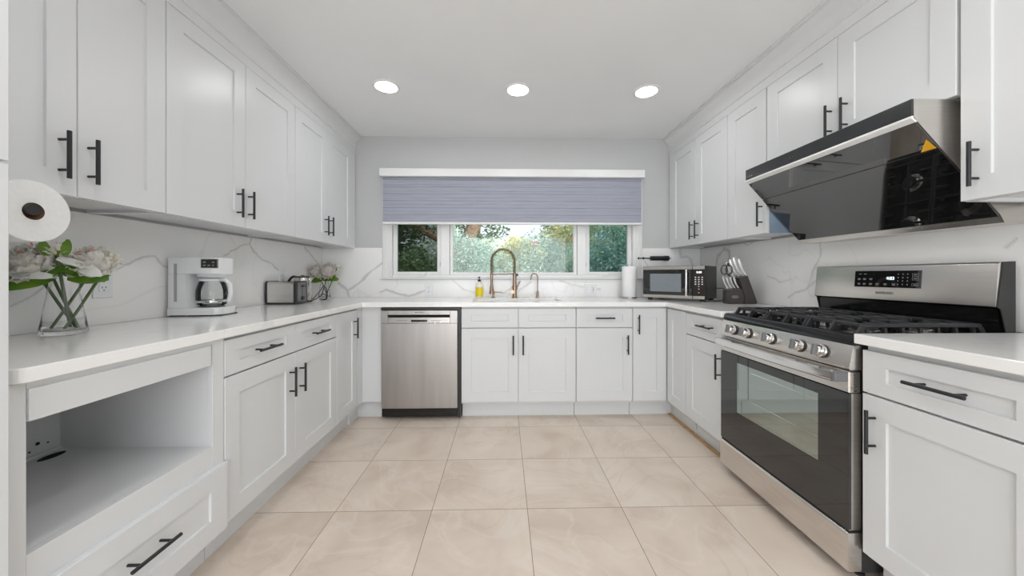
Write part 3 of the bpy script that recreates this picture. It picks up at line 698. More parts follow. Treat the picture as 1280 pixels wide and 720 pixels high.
# oven door
b = MB(); b.box(1.254, 1.298, G0+.004, G1-.004, .694, .775, .004).box(1.254, 1.298, G0+.004, G1-.004, .196, .204, .002)
b.box(1.262, 1.298, G0+.004, G0+.022, .2045, .6935).box(1.262, 1.298, G1-.022, G1-.004, .2045, .6935)
dr = g(b, 'oven_door', M['steelh'])
def dch(b_, n, m, **k):
    o = b_.build(n, m, dr, **k); return o
wy0, wy1, wz0, wz1 = 1.368, 1.855, .388, .655
b = MB(); xg0, xg1 = 1.2515, 1.2615
b.box(xg0, xg1, G0+.004, wy0, .200, .6938).box(xg0, xg1, wy1, G1-.004, .200, .6938).box(xg0, xg1, wy0, wy1, .200, wz0).box(xg0, xg1, wy0, wy1, wz1, .6938)
dch(b, 'door_glass', M['blackglass'])
dch(MB().box(xg0+.0005, xg0+.004, wy0, wy1, wz0, wz1), 'oven_window', M['oveninner'])
b = MB(); b.box(1.2625, 1.2635, wy0-.01, wy1+.01, wz0-.01, wz1+.01); 
dch(MB().box(1.2630, 1.2640, wy0-.005, wy1+.005, wz0-.005, wz1+.005), 'oven_lining', mat('oven_enamel', (.10, .105, .10), .3))
b = MB()
for z in (.481, .628): b.tube([(1.2516, wy0+.002, z), (1.2516, wy1-.11, z)], .0010, 6)
dch(b, 'oven_rack', M['chrome'])
hy = []
for i in range(17):
    t = i/16; y = G0+.022+(G1-G0-.044)*t; bow = .010*math.sin(PI*t); hy.append((y, 1.209-bow))
b = MB(); R = []
for y, x in hy: R.append([b.bm.verts.new(p) for p in ((x+.004, y, .733), (x-.004, y, .738), (x-.006, y, .754), (x-.004, y, .770), (x+.004, y, .775), (x+.012, y, .770), (x+.012, y, .738))])
for A, B in zip(R, R[1:]):
    for k in range(7): b.bm.faces.new((A[k], A[(k+1) % 7], B[(k+1) % 7], B[k]))
b.bm.faces.new(R[0]); b.bm.faces.new(R[-1])
dch(b, 'door_handle', M['chrome'], smooth=True)
for y in (G0+.017, G1-.017-.020):
    dch(MB().box(1.204, 1.2545, y-.012, y+.012, .736, .772, .004), 'handle_end', M['greyplastic'])
b = MB()
for i in range(5): y = 1.31+i*.13; b.box(1.262, 1.29, y, y+.085, .7752, .7762)
for i in range(11): z = .700+i*.0065; b.prism([(1.272, z), (1.284, z+.003), (1.284, z+.005), (1.272, z+.002)], 'y', G0+.0035, G0+.0048)
dch(b, 'vent_slots', M['hole'])
# storage drawer
b = MB(); b.prism([(1.250, .048), (1.247, .060), (1.247, .180), (1.252, .188), (1.299, .188), (1.299, .048)], 'y', G0+.002, G1-.002, .002); g(b, 'storage_drawer', M['steelh'], smooth=True)
g(MB().box(1.256, 1.30, G0+.004, G1-.004, .1885, .1955), 'drawer_gap', M['hole'])
# backguard
b = MB(); b.prism([(1.803, 1.008), (1.815, 1.168), (1.824, 1.175), (1.872, 1.175), (1.872, 1.008)], 'y', G0+.004, G1-.004, .002); bg = g(b, 'backguard', M['steelh'], smooth=True)
b = MB(); b.prism([(1.832, .904), (1.826, 1.000), (1.812, 1.0075), (1.8725, 1.0075), (1.8725, .904)], 'y', G0+.012, G1-.012); g(b, 'backguard_base', M['blackgloss'])
for ya, yb in ((G0, G0+.0035), (G1-.0035, G1)): g(MB().prism([(1.840, .904), (1.818, 1.000), (1.806, 1.008), (1.828, 1.1745), (1.874, 1.1765), (1.874, .904)], 'y', ya, yb), 'end_cap', M['blackplastic'])
# display panel on the sloping face: local frame on the face
fx_ = lambda z: 1.803+(z-1.008)/(1.168-1.008)*.012
def onface(y0, y1, z0, z1, t=.0012, o=.0004):
    b_ = MB(); P_ = []
    for x_off in (o, o+t):
        P_.append([b_.bm.verts.new((fx_(z)-x_off, y, z)) for y, z in ((y0, z0), (y1, z0), (y1, z1), (y0, z1))])
    for k in range(4): b_.bm.faces.new((P_[0][k], P_[0][(k+1) % 4], P_[1][(k+1) % 4], P_[1][k]))
    b_.bm.faces.new(P_[0]); b_.bm.faces.new(P_[1]); return b_
dp = g(onface(1.478, 1.765, 1.067, 1.146), 'display_panel', M['blackglass'])
def on2(lst, n, m):
    b_ = MB()
    for y0, y1, z0, z1 in lst:
        P_ = []
        for xo in (.0017, .0021): P_.append([b_.bm.verts.new((fx_(z)-xo, y, z)) for y, z in ((y0, z0), (y1, z0), (y1, z1), (y0, z1))])
        for k in range(4): b_.bm.faces.new((P_[0][k], P_[0][(k+1) % 4], P_[1][(k+1) % 4], P_[1][k]))
        b_.bm.faces.new(P_[0]); b_.bm.faces.new(P_[1])
    return b_.build(n, m, dp)
leg = []
for z in (1.083, 1.107):
    for y in (1.742, 1.716, 1.686) + ((1.655, 1.62, 1.584) if z < 1.09 else ()):
        leg += [(y-.007, y+.007, z, z+.0022), (y-.006, y+.006, z-.005, z-.003)]
for y in (1.738, 1.714): leg.append((y-.006, y+.006, 1.130, 1.132))
for y in (1.567, 1.548, 1.529): leg += [(y-.0018, y+.0018, z, z+.004) for z in (1.128, 1.112, 1.097, 1.081)]
for z in (1.120, 1.103, 1.076):
    leg += [(1.488, 1.511, z, z+.0008), (1.488, 1.511, z+.012, z+.0128), (1.488, 1.4886, z, z+.0128), (1.5104, 1.511, z, z+.0128), (1.494, 1.505, z+.005, z+.0075)]
on2(leg, 'button_legend', M['print'])
R90 = Matrix.Rotation(-PI/2, 4, 'Z')
def faceM(root, x, y, z, tilt=0.0):
    return Matrix.Translation(Vector((x, y, z))-Vector(root.location)) @ R90 @ RX
t_ = text('clock_digits', '4:03', .020, M['led'], gs, faceM(gs, fx_(1.110)-.0030, 1.598, 1.110)); mw = t_.matrix_basis.copy(); t_.parent = dp; t_.location = Vector(t_.location)+Vector(gs.location)
text('brand_lettering', 'SAMSUNG', .0175, M['greyplastic'], gs, faceM(gs, fx_(1.040)-.0010, 1.622, 1.040))
# burners
def burner(x, y, r, sx=1.):
    b_ = MB(); b_.lathe([(r*1.35, .8925), (r*1.35, .896), (r, .899), (r, .908), (r*.9, .911)], (x, y, 0), seg=28, sx=sx); o = g(b_, 'burner', M['steel'], smooth=True)
    b_ = MB(); b_.lathe([(r*.86, .9113), (r*.86, .918), (r*.78, .921)], (x, y, 0), seg=28, sx=sx); b_.build('burner_cap', M['iron'], o, smooth=True)
for x, y, r, sx in ((1.44, 1.37, .048, 1), (1.44, 1.866, .036, 1), (1.68, 1.37, .036, 1), (1.68, 1.866, .042, 1), (1.56, 1.618, .036, 2.2)): burner(x, y, r, sx)
# grates: three cast-iron sections
def grate(y0, y1, centre=False):
    b_ = MB(); t = .0105; z1 = .944; z0 = .929; x0, x1 = 1.335, 1.785
    def bar(xa, xb, ya, yb): b_.box(xa, xb, ya, yb, z0, z1, .0025)
    bar(x0, x1, y0, y0+t); bar(x0, x1, y1-t, y1); bar(x0, x0+t, y0+t, y1-t); bar(x1-t, x1, y0+t, y1-t); bar((x0+x1)/2-t/2, (x0+x1)/2+t/2, y0+t, y1-t)
    yc = (y0+y1)/2
    for xa, xb in ((x0+t, (x0+x1)/2-t/2), ((x0+x1)/2+t/2, x1-t)):
        xc = (xa+xb)/2; g_ = .032
        bar(xa, xc-g_, yc-t/2, yc+t/2); bar(xc+g_, xb, yc-t/2, yc+t/2)
        bar(xc-t/2, xc+t/2, y0+t, yc-g_); bar(xc-t/2, xc+t/2, yc+g_, y1-t)
        for xq in (xc-.055, xc+.055): bar(xq-t/2, xq+t/2, y0+t, y0+t+.05); bar(xq-t/2, xq+t/2, y1-t-.05, y1-t)
    # sloping feet at the front, side and back edges
    for xx, sg in ((x0, -1), (x1, 1)):
        for yy in (y0+.001, y1-t-.001, yc-t/2):
            b_.prism([(xx, z1-.001), (xx+sg*.024, .905), (xx+sg*.024, .8935), (xx+sg*.012, .8935), (xx-sg*.011, z0)], 'y', yy, yy+t)
    for k in range(7):
        xx = x0+.02+k*(x1-x0-.04)/6
        for ya, sg in ((y0+t, -1), (y1-t, 1)):
            b_.prism([(ya, z0+.004), (ya+sg*.022-sg*t, z0-.006), (ya+sg*.010-sg*t*0, .8935), (ya-sg*.004, .8935), (ya-sg*.008, z0)] if False else [(ya, z0+.001), (ya-sg*.010, z0+.001), (ya-sg*.004, .8935), (ya+sg*.006, .8935)], 'x', xx, xx+t)
    g(b_, 'grate', M['iron'], smooth=True, angle=30)
W3 = (G1-G0-.056)/3
for k in range(3): grate(G0+.028+k*W3+.001, G0+.028+(k+1)*W3-.001)

# ------------------------------------------------------------------ range hood
H0, H1 = 1.212, 2.068
hd = thing('range_hood', 'black glass slanted range hood with steel ends above the stove', 'range hood', (1.6, (H0+H1)/2, 1.31))
h = lambda b_, n, m, **k: lp(b_, n, m, hd, **k)
b = MB(); b.prism([(1.456, 1.7525), (1.456, 1.684), (1.470, 1.672), (1.776, 1.340), (1.790, 1.314), (1.897, 1.314), (1.897, 1.7525)], 'y', H0, H1); h(b, 'housing', M['steelh'])
h(MB().box(1.449, 1.4555, H0, H1, 1.692, 1.7525, .001), 'control_band', mat('dark_grey_glass', (.035, .037, .040), .08, noise_amt=.02))
h(MB().prism([(1.449, 1.6915), (1.4555, 1.6915), (1.4695, 1.6715), (1.4635, 1.6695), (1.447, 1.683)], 'y', H0, H1), 'light_strip', M['vinyl'])
def slab(p0, p1, y0, y1, t, n, m, tip=0):
    d = Vector((p1[0]-p0[0], p1[1]-p0[1])).normalized(); nn = Vector((d.y, -d.x)) ; nn = nn if nn.x < 0 else -nn
    q = [(p0[0]+nn.x*.0006, p0[1]+nn.y*.0006), (p1[0]+nn.x*.0006, p1[1]+nn.y*.0006), (p1[0]+nn.x*t, p1[1]+nn.y*t), (p0[0]+nn.x*t, p0[1]+nn.y*t)]
    return h(MB().prism(q, 'y', y0, y1), n, m)
A_ = Vector((1.4705, 1.671)); B_ = Vector((1.776, 1.340)); mid = A_.lerp(B_, .27); mid2 = A_.lerp(B_, .278)
slab(A_, mid, H0+.002, H1-.002, .005, 'upper_glass', M['hoodglass']); slab(mid2, B_, H0+.002, H1-.002, .007, 'filter_glass', M['hoodglass'])
b = MB(); b.lathe([(.010, 1.4475), (.010, 1.449)], (0, 1.735, 1.722), 'x', 24); o = h(b, 'power_button', M['bronze'])
b = MB(); b.lathe([(.0082, 1.4468), (.0082, 1.4474)], (0, 1.735, 1.722), 'x', 24); h(b, 'button_face', M['blackplastic'])
b = MB()
for i, zz in enumerate((.003, .007, .004, .007, .003, .005)): b.box(1.4484, 1.4491, 2.006+i*.009, 2.011+i*.009, 1.706, 1.706+zz)
h(b, 'brand_lettering', M['bronze'])
TRI = ((.165, 1.224), (.263, 1.217), (.263, 1.264))  # corners of the flat yellow triangle on the upper glass
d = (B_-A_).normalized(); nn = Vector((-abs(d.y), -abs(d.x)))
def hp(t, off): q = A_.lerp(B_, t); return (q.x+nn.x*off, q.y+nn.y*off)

b = MB(); vs = [[b.bm.verts.new((hp(t_, o_)[0], y, hp(t_, o_)[1])) for t_, y in TRI] for o_ in (.0056, .0062)]
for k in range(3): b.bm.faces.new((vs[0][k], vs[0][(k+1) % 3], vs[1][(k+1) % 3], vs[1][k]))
b.bm.faces.new(vs[0]); b.bm.faces.new(vs[1]); h(b, 'yellow_triangle', M['yellowmark'], label='yellow triangle')

# ------------------------------------------------------------------ microwave
mw = thing('microwave', 'black and steel microwave oven set diagonally in the right corner', 'microwave', (1.375, 2.86, CT+.0005), 0)
# front face runs from (1.205,3.0) to (1.555,2.69)
fa, fb2 = Vector((1.205, 3.015)), Vector((1.556, 2.672)); ang = math.atan2(fb2.y-fa.y, fb2.x-fa.x); Wm = (fb2-fa).length
mw.location = (fa.x, fa.y, CT+.0005); mw.rotation_euler = (0, 0, ang)
b = MB(); b.box(0, Wm, .02, .345, .018, .285, .004); b.build('body', M['blackplastic'], mw)
b = MB()
for x in (.03, Wm-.05):
    for y in (.04, .30): b.box(x, x+.03, y, y+.03, 0, .0175)
b.build('feet', M['blackplastic'], mw)
dW = Wm*.815
b = MB(); b.box(.002, dW-.001, 0, .0195, .018, .285, .003); dd = b.build('door', M['blackplastic'], mw)
b = MB(); b.box(.003, dW-.002, -.002, -.0002, .022, .046).box(.003, dW-.002, -.002, -.0002, .256, .283); b.build('trim_band', M['steelh'], dd)
b = MB(); b.box(.010, dW-.004, -.0015, -.0003, .0465, .2555); b.build('door_glass', M['blackglass'], dd)
b = MB(); b.box(.065, dW-.085, -.0028, -.0017, .073, .222, .0003); b.build('viewing_window', mat('grey_mesh_window', (.22, .245, .27), .15), dd)
b = MB(); b.tube([(dW-.038, -.030, .042), (dW-.038, -.034, .06), (dW-.038, -.034, .235), (dW-.038, -.030, .252)], .0075, 12).tube([(dW-.038, -.032, .055), (dW-.038, -.001, .055)], .006, 8).tube([(dW-.038, -.032, .240), (dW-.038, -.001, .240)], .006, 8); b.build('handle', M['chrome'], dd, smooth=True)
b = MB(); b.box(dW+.001, Wm-.002, 0, .0195, .018, .285, .003); cpn = b.build('control_panel', mat('dark_brown_panel', (.03, .02, .018), .2), mw)
b = MB(); b.box(dW+.002, Wm-.004, -.002, -.0002, .022, .046).box(dW+.002, Wm-.004, -.002, -.0002, .256, .283); b.build('trim_band', M['steelh'], cpn)
for i in range(3):
    for j in range(4): MB().box(dW+.016+i*.024, dW+.026+i*.024, -.001, -.0002, .135+j*.018, .143+j*.018).build('keypad_button', M['whiteplastic'], cpn)
for j in (.118, .098, .07): MB().box(dW+.041, dW+.049, -.001, -.0002, j, j+.006).build('keypad_button', M['whiteplastic'], cpn)
text('clock_digits', '8:88', .022, M['led'], cpn, Matrix.Translation((dW+.047, -.0008, .232)) @ RX)
b = MB(); b.tube([(Wm-.02, .345, .10), (Wm+.05, .35, .10), (Wm+.10, .30, .06), (Wm+.10, .24, .012), (Wm+.055, .20, .004), (Wm+.02, .16, .004)], .0035, 8); b.build('power_cord', M['blackplastic'], mw, smooth=True)

# ------------------------------------------------------------------ knife block
kb = thing('knife_block', 'dark slanted knife block with an oval badge left of the stove', 'knife block', (1.680, 2.50, CT+.0005), 0)
b = MB(); b.prism([(.062, 0), (.152, 0), (.160, .012), (.088, .205), (.022, .190), (.0705, .058)], 'y', .0, .105, .003); b.build('block', M['darkbrown'], kb, smooth=True)
b = MB(); b.prism([(-.034, 0), (.060, 0), (.0685, .05), (.045, .112), (-.034, .1)], 'y', .002, .100, .003); b.build('steak_knife_holder', M['darkbrown'], kb, smooth=True)
b = MB(); n0 = 24
pts = [(-.004+.024*math.cos(2*PI*i/n0), .0012, .052+.010*math.sin(2*PI*i/n0)) for i in range(n0)]
b.tube(pts, .0012, 6, close=True); b.box(-.018, .010, -.0004, .0016, .049, .055); b.build('badge', M['print'], kb)
dirv = Vector((-.40, 0, .9)).normalized()
def knife(x, y, z, L, wd, label, hm='whiteplastic', ang_=0.40, group='knives in the block'):
    k = thing('kitchen_knife', label, 'knife', (1.680+x, 2.50+y, CT+z), 0, group)
    d_ = Vector((-ang_, 0, 1)).normalized(); s = Vector((d_.z, 0, -d_.x))
    b_ = MB(); prof = [(0, .62), (.12, .80), (.35, .72), (.6, .86), (.85, 1.0), (1.0, .80)]
    R_ = []
    for t, ww in prof:
        c_ = d_*(t*L)+s*(.006*math.sin(t*PI)*(-1)); a_ = s*(wd*ww)
        R_.append([b_.bm.verts.new(c_+a_*q+Vector((0, p_y, 0))) for q, p_y in ((1, -.004), (1, .004), (.5, .007), (-.5, .007), (-1, .004), (-1, -.004), (-.5, -.007), (.5, -.007))])
    for A, B in zip(R_, R_[1:]):
        for i in range(8): b_.bm.faces.new((A[i], A[(i+1) % 8], B[(i+1) % 8], B[i]))
    b_.bm.faces.new(R_[0]); b_.bm.faces.new(R_[-1]); b_.build('knife_handle', M[hm], k, smooth=True)
    b_ = MB(); b_.tube([d_*-.028, d_*.001], [.003, .006], 8); b_.build('blade_bolster', M['chrome'], k)
    return k
sg_ = 'steak knives in the front of the block'
for i in range(4): knife(-.024+i*.0195, .060-.012*i, .116, .088, .0066, 'small steak knife with pale curved steel handle in the front holder', 'knifesteel', .42, sg_)
knife(.030, .085, .206, .110, .0105, 'steel-handled knife standing beside the scissors, shortest of the tall ones', 'knifesteel', .42)
knife(.049, .066, .212, .125, .0110, 'second tall steel-handled knife from the scissors', 'knifesteel', .42)
knife(.068, .046, .214, .140, .0110, 'tallest steel-handled knife in the block', 'knifesteel', .42)
knife(.086, .024, .212, .128, .0095, 'steel-handled knife at the stove-side end of the block', 'knifesteel', .42)
sc = thing('kitchen_scissors', 'black-handled kitchen scissors in the knife block', 'scissors', (1.680+.012, 2.50+.055, CT+.205))
b = MB()
for cx in (-.062, -.026):
    b.tube([(cx+.024*math.cos(a), .0, .045+.034*math.sin(a)) for a in [2*PI*i/18 for i in range(18)]], .0042, 8, close=True)
b.tube([(-.036, 0, .012), (-.012, 0, -.012), (.004, 0, -.018)], .006, 8).box(-.040, -.026, -.005, .005, .070, .095, .002)
b.build('scissor_handle', M['blackplastic'], sc, smooth=True)

# ------------------------------------------------------------------ paper towels
def towel(b_, r, ri, L, seg=40):
    return b_
pt_ = thing('paper_towel_roll', 'white paper towel roll standing by the window on a grey base', 'paper towel roll', (1.148, 3.185, CT+.0005))
b = MB(); b.lathe([(.020, .012), (.062, .012), (.064, .016), (.064, .285), (.062, .289), (.020, .289)], seg=36, caps=(False, False)); b.lathe([(.020, .012), (.020, .289)], seg=24, caps=(False, False)); b.build('roll', M['paper'], pt_, smooth=True)
b = MB(); b.lathe([(.066, 0), (.068, .003), (.067, .010), (.03, .011), (.006, .0112), (.006, .298), (.010, .300), (.010, .306), (.004, .309)], seg=32); b.build('holder', M['steel'], pt_, smooth=True)
# hanging roll at left, axis along X
tr = thing('paper_towel_roll', 'large white paper towel roll hanging under the left upper cabinet', 'paper towel roll', (-1.262, .970, 1.2965))
b = MB(); b.lathe([(.023, 0), (.080, 0), (.082, -.002), (.082, -.272), (.080, -.274), (.023, -.274)], (0, 0, 0), 'x', 48, caps=(False, False)); b.build('roll', M['paper'], tr, smooth=True)
b = MB(); b.lathe([(.0228, .0005), (.0228, -.2745)], (0, 0, 0), 'x', 32, caps=(False, False)).lathe([(.0205, .0005), (.0205, -.2745)], (0, 0, 0), 'x', 32, caps=(False, False)); b.build('cardboard_core', M['card'], tr, smooth=True)
ho = thing('paper_towel_holder', 'black rod holder carrying the hanging paper towel roll at left', 'paper towel holder', (-1.572, .970, 1.2965))
b = MB(); b.tube([(-.02, -.007, .003), (.300, -.007, .003)], .0085, 14).tube([(.300, -.007, .003), (.322, -.007, .003)], .0150, 20); b.build('rod', M['blackplastic'], ho, smooth=True)
b = MB(); b.box(-.028, -.018, -.02, .012, -.01, .086, .003).box(-.050, -.0, -.015, .03, .0845, .0872, .001); b.build('bracket', M['blackplastic'], ho)
ho = thing('paper_towel_holder', 'empty black paper towel bar on far wall above the microwave', 'paper towel holder', (1.55, YF-.06, 1.285))
b = MB(); b.tube([(-.265, 0, 0), (.03, 0, 0)], .0055, 12).lathe([(.003, -.285), (.010, -.282), (.011, -.276), (.006, -.270)], (0, 0, 0), 'x', 14).lathe([(.006, -.240), (.012, -.234), (.012, -.228), (.006, -.222)], (0, 0, 0), 'x', 14)
b.lathe([(.017, -.165), (.021, -.162), (.021, -.03), (.024, -.028), (.024, .008), (.018, .012)], (0, 0, 0), 'x', 20); b.build('rod', M['black'], ho, smooth=True)
b = MB(); b.tube([(-.01, 0, 0), (-.01, .0595, 0)], .010, 14).lathe([(.022, .052), (.022, .0595)], (-.01, 0, 0), 'y', 18); b.build('bracket', M['black'], ho, smooth=True)

# ------------------------------------------------------------------ coffee maker
cm = thing('coffee_maker', 'white drip coffee maker with glass carafe on the left worktop', 'coffee maker', (-1.688, 1.800, CT+.0005), math.radians(8))
# local x = depth (back 0 .. front .25), local y = width 0..0.17
D = .232; Wc = .160
def rrp(x0, x1, y0, y1, r): return rr(x0, x1, y0, y1, r, 5)
hq_ = [(-.004, Wc+.004), (-.004, -.004)]+[(p[0]+.010 if p[0] > .1 else p[0], p[1]) for p in hp_[2:]] if False else [(-.004, Wc), (-.004, 0)]+[(D-.035+.035*math.sin(t), .035-.035*math.cos(t)) for t in [i*PI/12 for i in range(7)]]+[(D-.035+.035*math.cos(t), Wc-.035+.035*math.sin(t)) for t in [i*PI/12 for i in range(7)]]
b = MB(); b.prism(hq_, 'z', .006, .042, .003); b.build('base', M['whiteplastic'], cm, smooth=True)
b = MB(); b.prism([(.0, .0425), (.090, .0425), (.080, .09), (.080, .215), (.0, .215)], 'y', .0, Wc, .002); b.build('water_tank', M['whiteplastic'], cm, smooth=True)
hp_ = [(0, Wc), (0, 0)]+[(D-.047+.035*math.sin(t), .035-.035*math.cos(t)) for t in [i*PI/12 for i in range(7)]]+[(D-.047+.035*math.cos(t), Wc-.035+.035*math.sin(t)) for t in [i*PI/12 for i in range(7)]]
b = MB(); b.prism(hp_, 'z', .2155, .300, .004); b.build('brew_head', M['whiteplastic'], cm, smooth=True)
b = MB(); b.lathe([(.060, 0), (.063, .004), (.063, .012), (.050, .014)], (.150, Wc/2, .203), seg=30); b.build('filter_basket', M['whiteplastic'], cm, smooth=True)
b = MB(); b.box(.026, .041, -.0008, .0015, .075, .268, .002); b.build('water_gauge', mat('gauge_grey', (.38, .38, .385), .3), cm)
b = MB(); b.lathe([(.055, 0), (.055, .003)], (.150, Wc/2, .0425), seg=30); b.build('warming_plate', M['blackplastic'], cm)
b = MB(); b.box(.150, .222, -.004, .001, .248, .290, .002); kp = b.build('control_panel', M['blackglass'], cm)
b = MB()
for (x, z) in ((.160, .272), (.200, .272), (.160, .256), (.180, .256), (.200, .256)): b.box(x, x+.012, -.0052, -.0042, z, z+.007)
b.build('button', M['steel'], kp)
b = MB(); b.box(.147, .225, -.003, .0005, .245, .248).box(.147, .225, -.003, .0005, .290, .293).box(.147, .150, -.003, .0005, .248, .290).box(.222, .225, -.003, .0005, .248, .290); b.build('panel_rim', M['chrome'], kp)
b = MB(); b.box(.002, .05, .01, Wc-.01, 0, .0055).box(.085, .150, .004, Wc-.004, 0, .0055).box(.18, .235, .015, Wc-.015, 0, .0055); b.build('feet', M['blackplastic'], cm)
ca = MB(); ca.lathe([(.050, .002), (.060, .008), (.068, .035), (.067, .085), (.058, .118), (.050, .135), (.051, .140)], (.150, Wc/2, .0470), seg=40, caps=(True, False)); cf = ca.build('carafe', M['carafe'], cm, smooth=True)
b = MB(); b.lathe([(.0545, .132), (.0555, .142), (.040, .148), (.012, .150)], (.150, Wc/2, .0470), seg=30, caps=(True, True)); b.build('carafe_lid', M['whiteplastic'], cf, smooth=True)
b = MB(); b.lathe([(.066, .020), (.0695, .022), (.0695, .030), (.066, .032)], (.150, Wc/2, .0470), seg=40, caps=(False, False)); b.build('carafe_band', M['chrome'], cf, smooth=True)
b = MB(); b.tube([(.150+.052, Wc/2-.020, .047+.137), (.150+.085, Wc/2-.035, .047+.135), (.150+.108, Wc/2-.042, .047+.115), (.150+.112, Wc/2-.042, .047+.065), (.150+.100, Wc/2-.038, .047+.030), (.150+.066, Wc/2-.020, .047+.028)], [.008, .010, .011, .011, .009, .006], 10); b.build('carafe_handle', M['whiteplastic'], cf, smooth=True)

# ------------------------------------------------------------------ toaster, kettle
to = thing('toaster', 'steel and black toaster on the left worktop near the corner', 'toaster', (-1.700, 2.525, CT+.0005), math.radians(2))
b = MB(); b.prism(rr(.002, .204, .012, .158, .02) if False else [(.012, .014), (.158, .014), (.160, .02), (.160, .150), (.150, .163), (.022, .163), (.012, .150)], 'x', .012, .195); o = b.build('body', M['steel'], to)

for xa, xb in ((0, .0118), (.1955, .214)): MB().prism([(.006, .010), (.166, .010), (.166, .152), (.152, .168), (.020, .168), (.006, .152)], 'x', xa, xb, .004).build('end_panel', M['blackplastic'], to, smooth=True)
b = MB(); b.box(.004, .208, .010, .162, .003, .0135, .002); b.build('base', M['blackplastic'], to)
b = MB()
for y in (.045, .100): b.box(.03, .18, y, y+.025, .1632, .1636)
b.build('bread_slot', M['hole'], to)
b = MB(); b.box(.2145, .2155, .030, .140, .020, .155, .0003); b.build('control_plate', M['greyplastic'], to)
b = MB(); b.box(.216, .236, .070, .108, .125, .136, .003); b.build('lever', M['blackplastic'], to)
b = MB(); b.box(.2157, .2163, .086, .091, .06, .122); b.build('lever_slot', M['hole'], to)
b = MB(); b.lathe([(.016, .2158), (.015, .228), (.010, .229)], (0, .088, .042), 'x', 18); b.build('browning_knob', M['blackplastic'], to, smooth=True)
def smoothpath(p, n=8):
    P_ = [Vector(q) for q in p]; out = []
    for i in range(len(P_)-1):
        a0 = P_[max(i-1, 0)]; a1 = P_[i]; a2 = P_[i+1]; a3 = P_[min(i+2, len(P_)-1)]
        for k in range(n):
            t = k/n; out.append(.5*((2*a1)+(-a0+a2)*t+(2*a0-5*a1+4*a2-a3)*t*t+(-a0+3*a1-3*a2+a3)*t**3))
    out.append(P_[-1]); return out
b = MB(); b.tube(smoothpath([(.208, .158, .03), (.218, .20, .012), (.236, .30, .075), (.240, .36, .118), (.244, .41, .09), (.225, .45, .010), (.18, .47, .004)]), .0035, 8); b.build('power_cord', M['blackplastic'], to, smooth=True)
ke = thing('electric_kettle', 'steel kettle with black handle standing behind the toaster', 'kettle', (-1.590, 2.805, CT+.0005))
b = MB(); b.lathe([(.066, .012), (.068, .02), (.066, .10), (.058, .175), (.054, .190)], seg=36); b.build('body', M['steel'], ke, smooth=True)
b = MB(); b.lathe([(.068, 0), (.070, .003), (.070, .010), (.066, .0115)], seg=32); b.build('base', M['blackplastic'], ke, smooth=True)
b = MB(); b.lathe([(.055, .1905), (.053, .200), (.030, .204)], seg=30).lathe([(.010, .2042), (.012, .210)], seg=14); b.build('lid', M['blackplastic'], ke, smooth=True)
b = MB(); b.tube(smoothpath([(-.048, -.0, .196), (-.075, -.004, .196), (-.100, -.008, .165), (-.104, -.008, .12), (-.095, -.006, .06), (-.066, -.004, .045)]), .009, 12); b.build('handle', M['blackplastic'], ke, smooth=True)
b = MB(); b.prism([(.052, .150), (.080, .186), (.052, .186)], 'y', -.014, .014, .002); b.build('spout', M['chrome'], ke)
b = MB(); b.tube(smoothpath([(.066, .03, .008), (.09, .07, .03), (.10, .13, .055), (.09, .19, .035), (.06, .23, .004), (.0, .26, .004)]), .003, 8); b.build('power_cord', M['blackplastic'], ke, smooth=True)

# ------------------------------------------------------------------ flowers
def petal(bm, base, d, up, L, Wd, cup, curl=0.25, nu=5, nv=5):
    d = d.normalized(); s = d.cross(up).normalized(); nrm = s.cross(d).normalized(); G = []
    for i in range(nu+1):
        t = i/nu; wv = Wd*math.sin(PI*min(1, .12+t*.80))**.7*(1.0 if t < .98 else .8); row = []
        for j in range(nv+1):
            q = (j/nv-.5)*2
            p = base+d*(L*t)+s*(wv*q*.5)+nrm*(cup*L*(math.sin(t*PI*.55))+ .30*cup*Wd*q*q - curl*L*t*t*t)
            p += Vector((random.uniform(-1, 1), random.uniform(-1, 1), random.uniform(-1, 1)))*L*.025*t
            row.append(bm.verts.new(p))
        G.append(row)
    for i in range(nu):
        for j in range(nv): bm.faces.new((G[i][j], G[i+1][j], G[i+1][j+1], G[i][j+1]))
def bloom(bm, c, r, axis=Vector((0, 0, 1)), n=70):
    """ruffled ball: every petal is a curved strip of a sphere, inner ones closing over the top, outer ones opening"""
    axis = axis.normalized(); a = axis.orthogonal().normalized(); b_ = axis.cross(a)
    for k in range(n):
        f_ = k/(n-1); ph = k*2.39996+random.uniform(-.25, .25); rs = r*(.38+.62*f_**.7)*random.uniform(.94, 1.05)
        th1 = (.10+1.80*f_**1.0)*random.uniform(.85, 1.12); th0 = min(2.6, th1+1.05); hw = random.uniform(.26, .42)+.08*(1-f_)
        nu, nv = 6, 6; G = []; fl = random.uniform(.06, .34)*r*(1+.5*f_); ph2 = random.uniform(0, 6.28)
        for i in range(nu+1):
            t = i/nu; th = th0+(th1-th0)*t; row = []
            wv = hw*(math.sin(PI*(.10+.72*t))**.6)
            for j in range(nv+1):
                q = (j/nv-.5)*2; tt = th+.10*q*q*(1 if t > .7 else 0)+(.07*math.sin(q*5+ph2) if i == nu else 0)
                az = ph+q*wv/max(.55, math.sin(th)); R_ = rs+fl*t**4+r*.055*math.sin(q*6+ph2)*t*t-r*.09*q*q
                dv = axis*math.cos(tt)+(a*math.cos(az)+b_*math.sin(az))*math.sin(tt)
                row.append(bm.verts.new(c+dv*R_))
            G.append(row)
        for i in range(nu):
            for j in range(nv): bm.faces.new((G[i][j], G[i+1][j], G[i+1][j+1], G[i][j+1]))
def leaf(bm, base, d, up, L, Wd, droop=.25):
    petal(bm, base, d, up, L, Wd, -.02, droop, 8, 4)
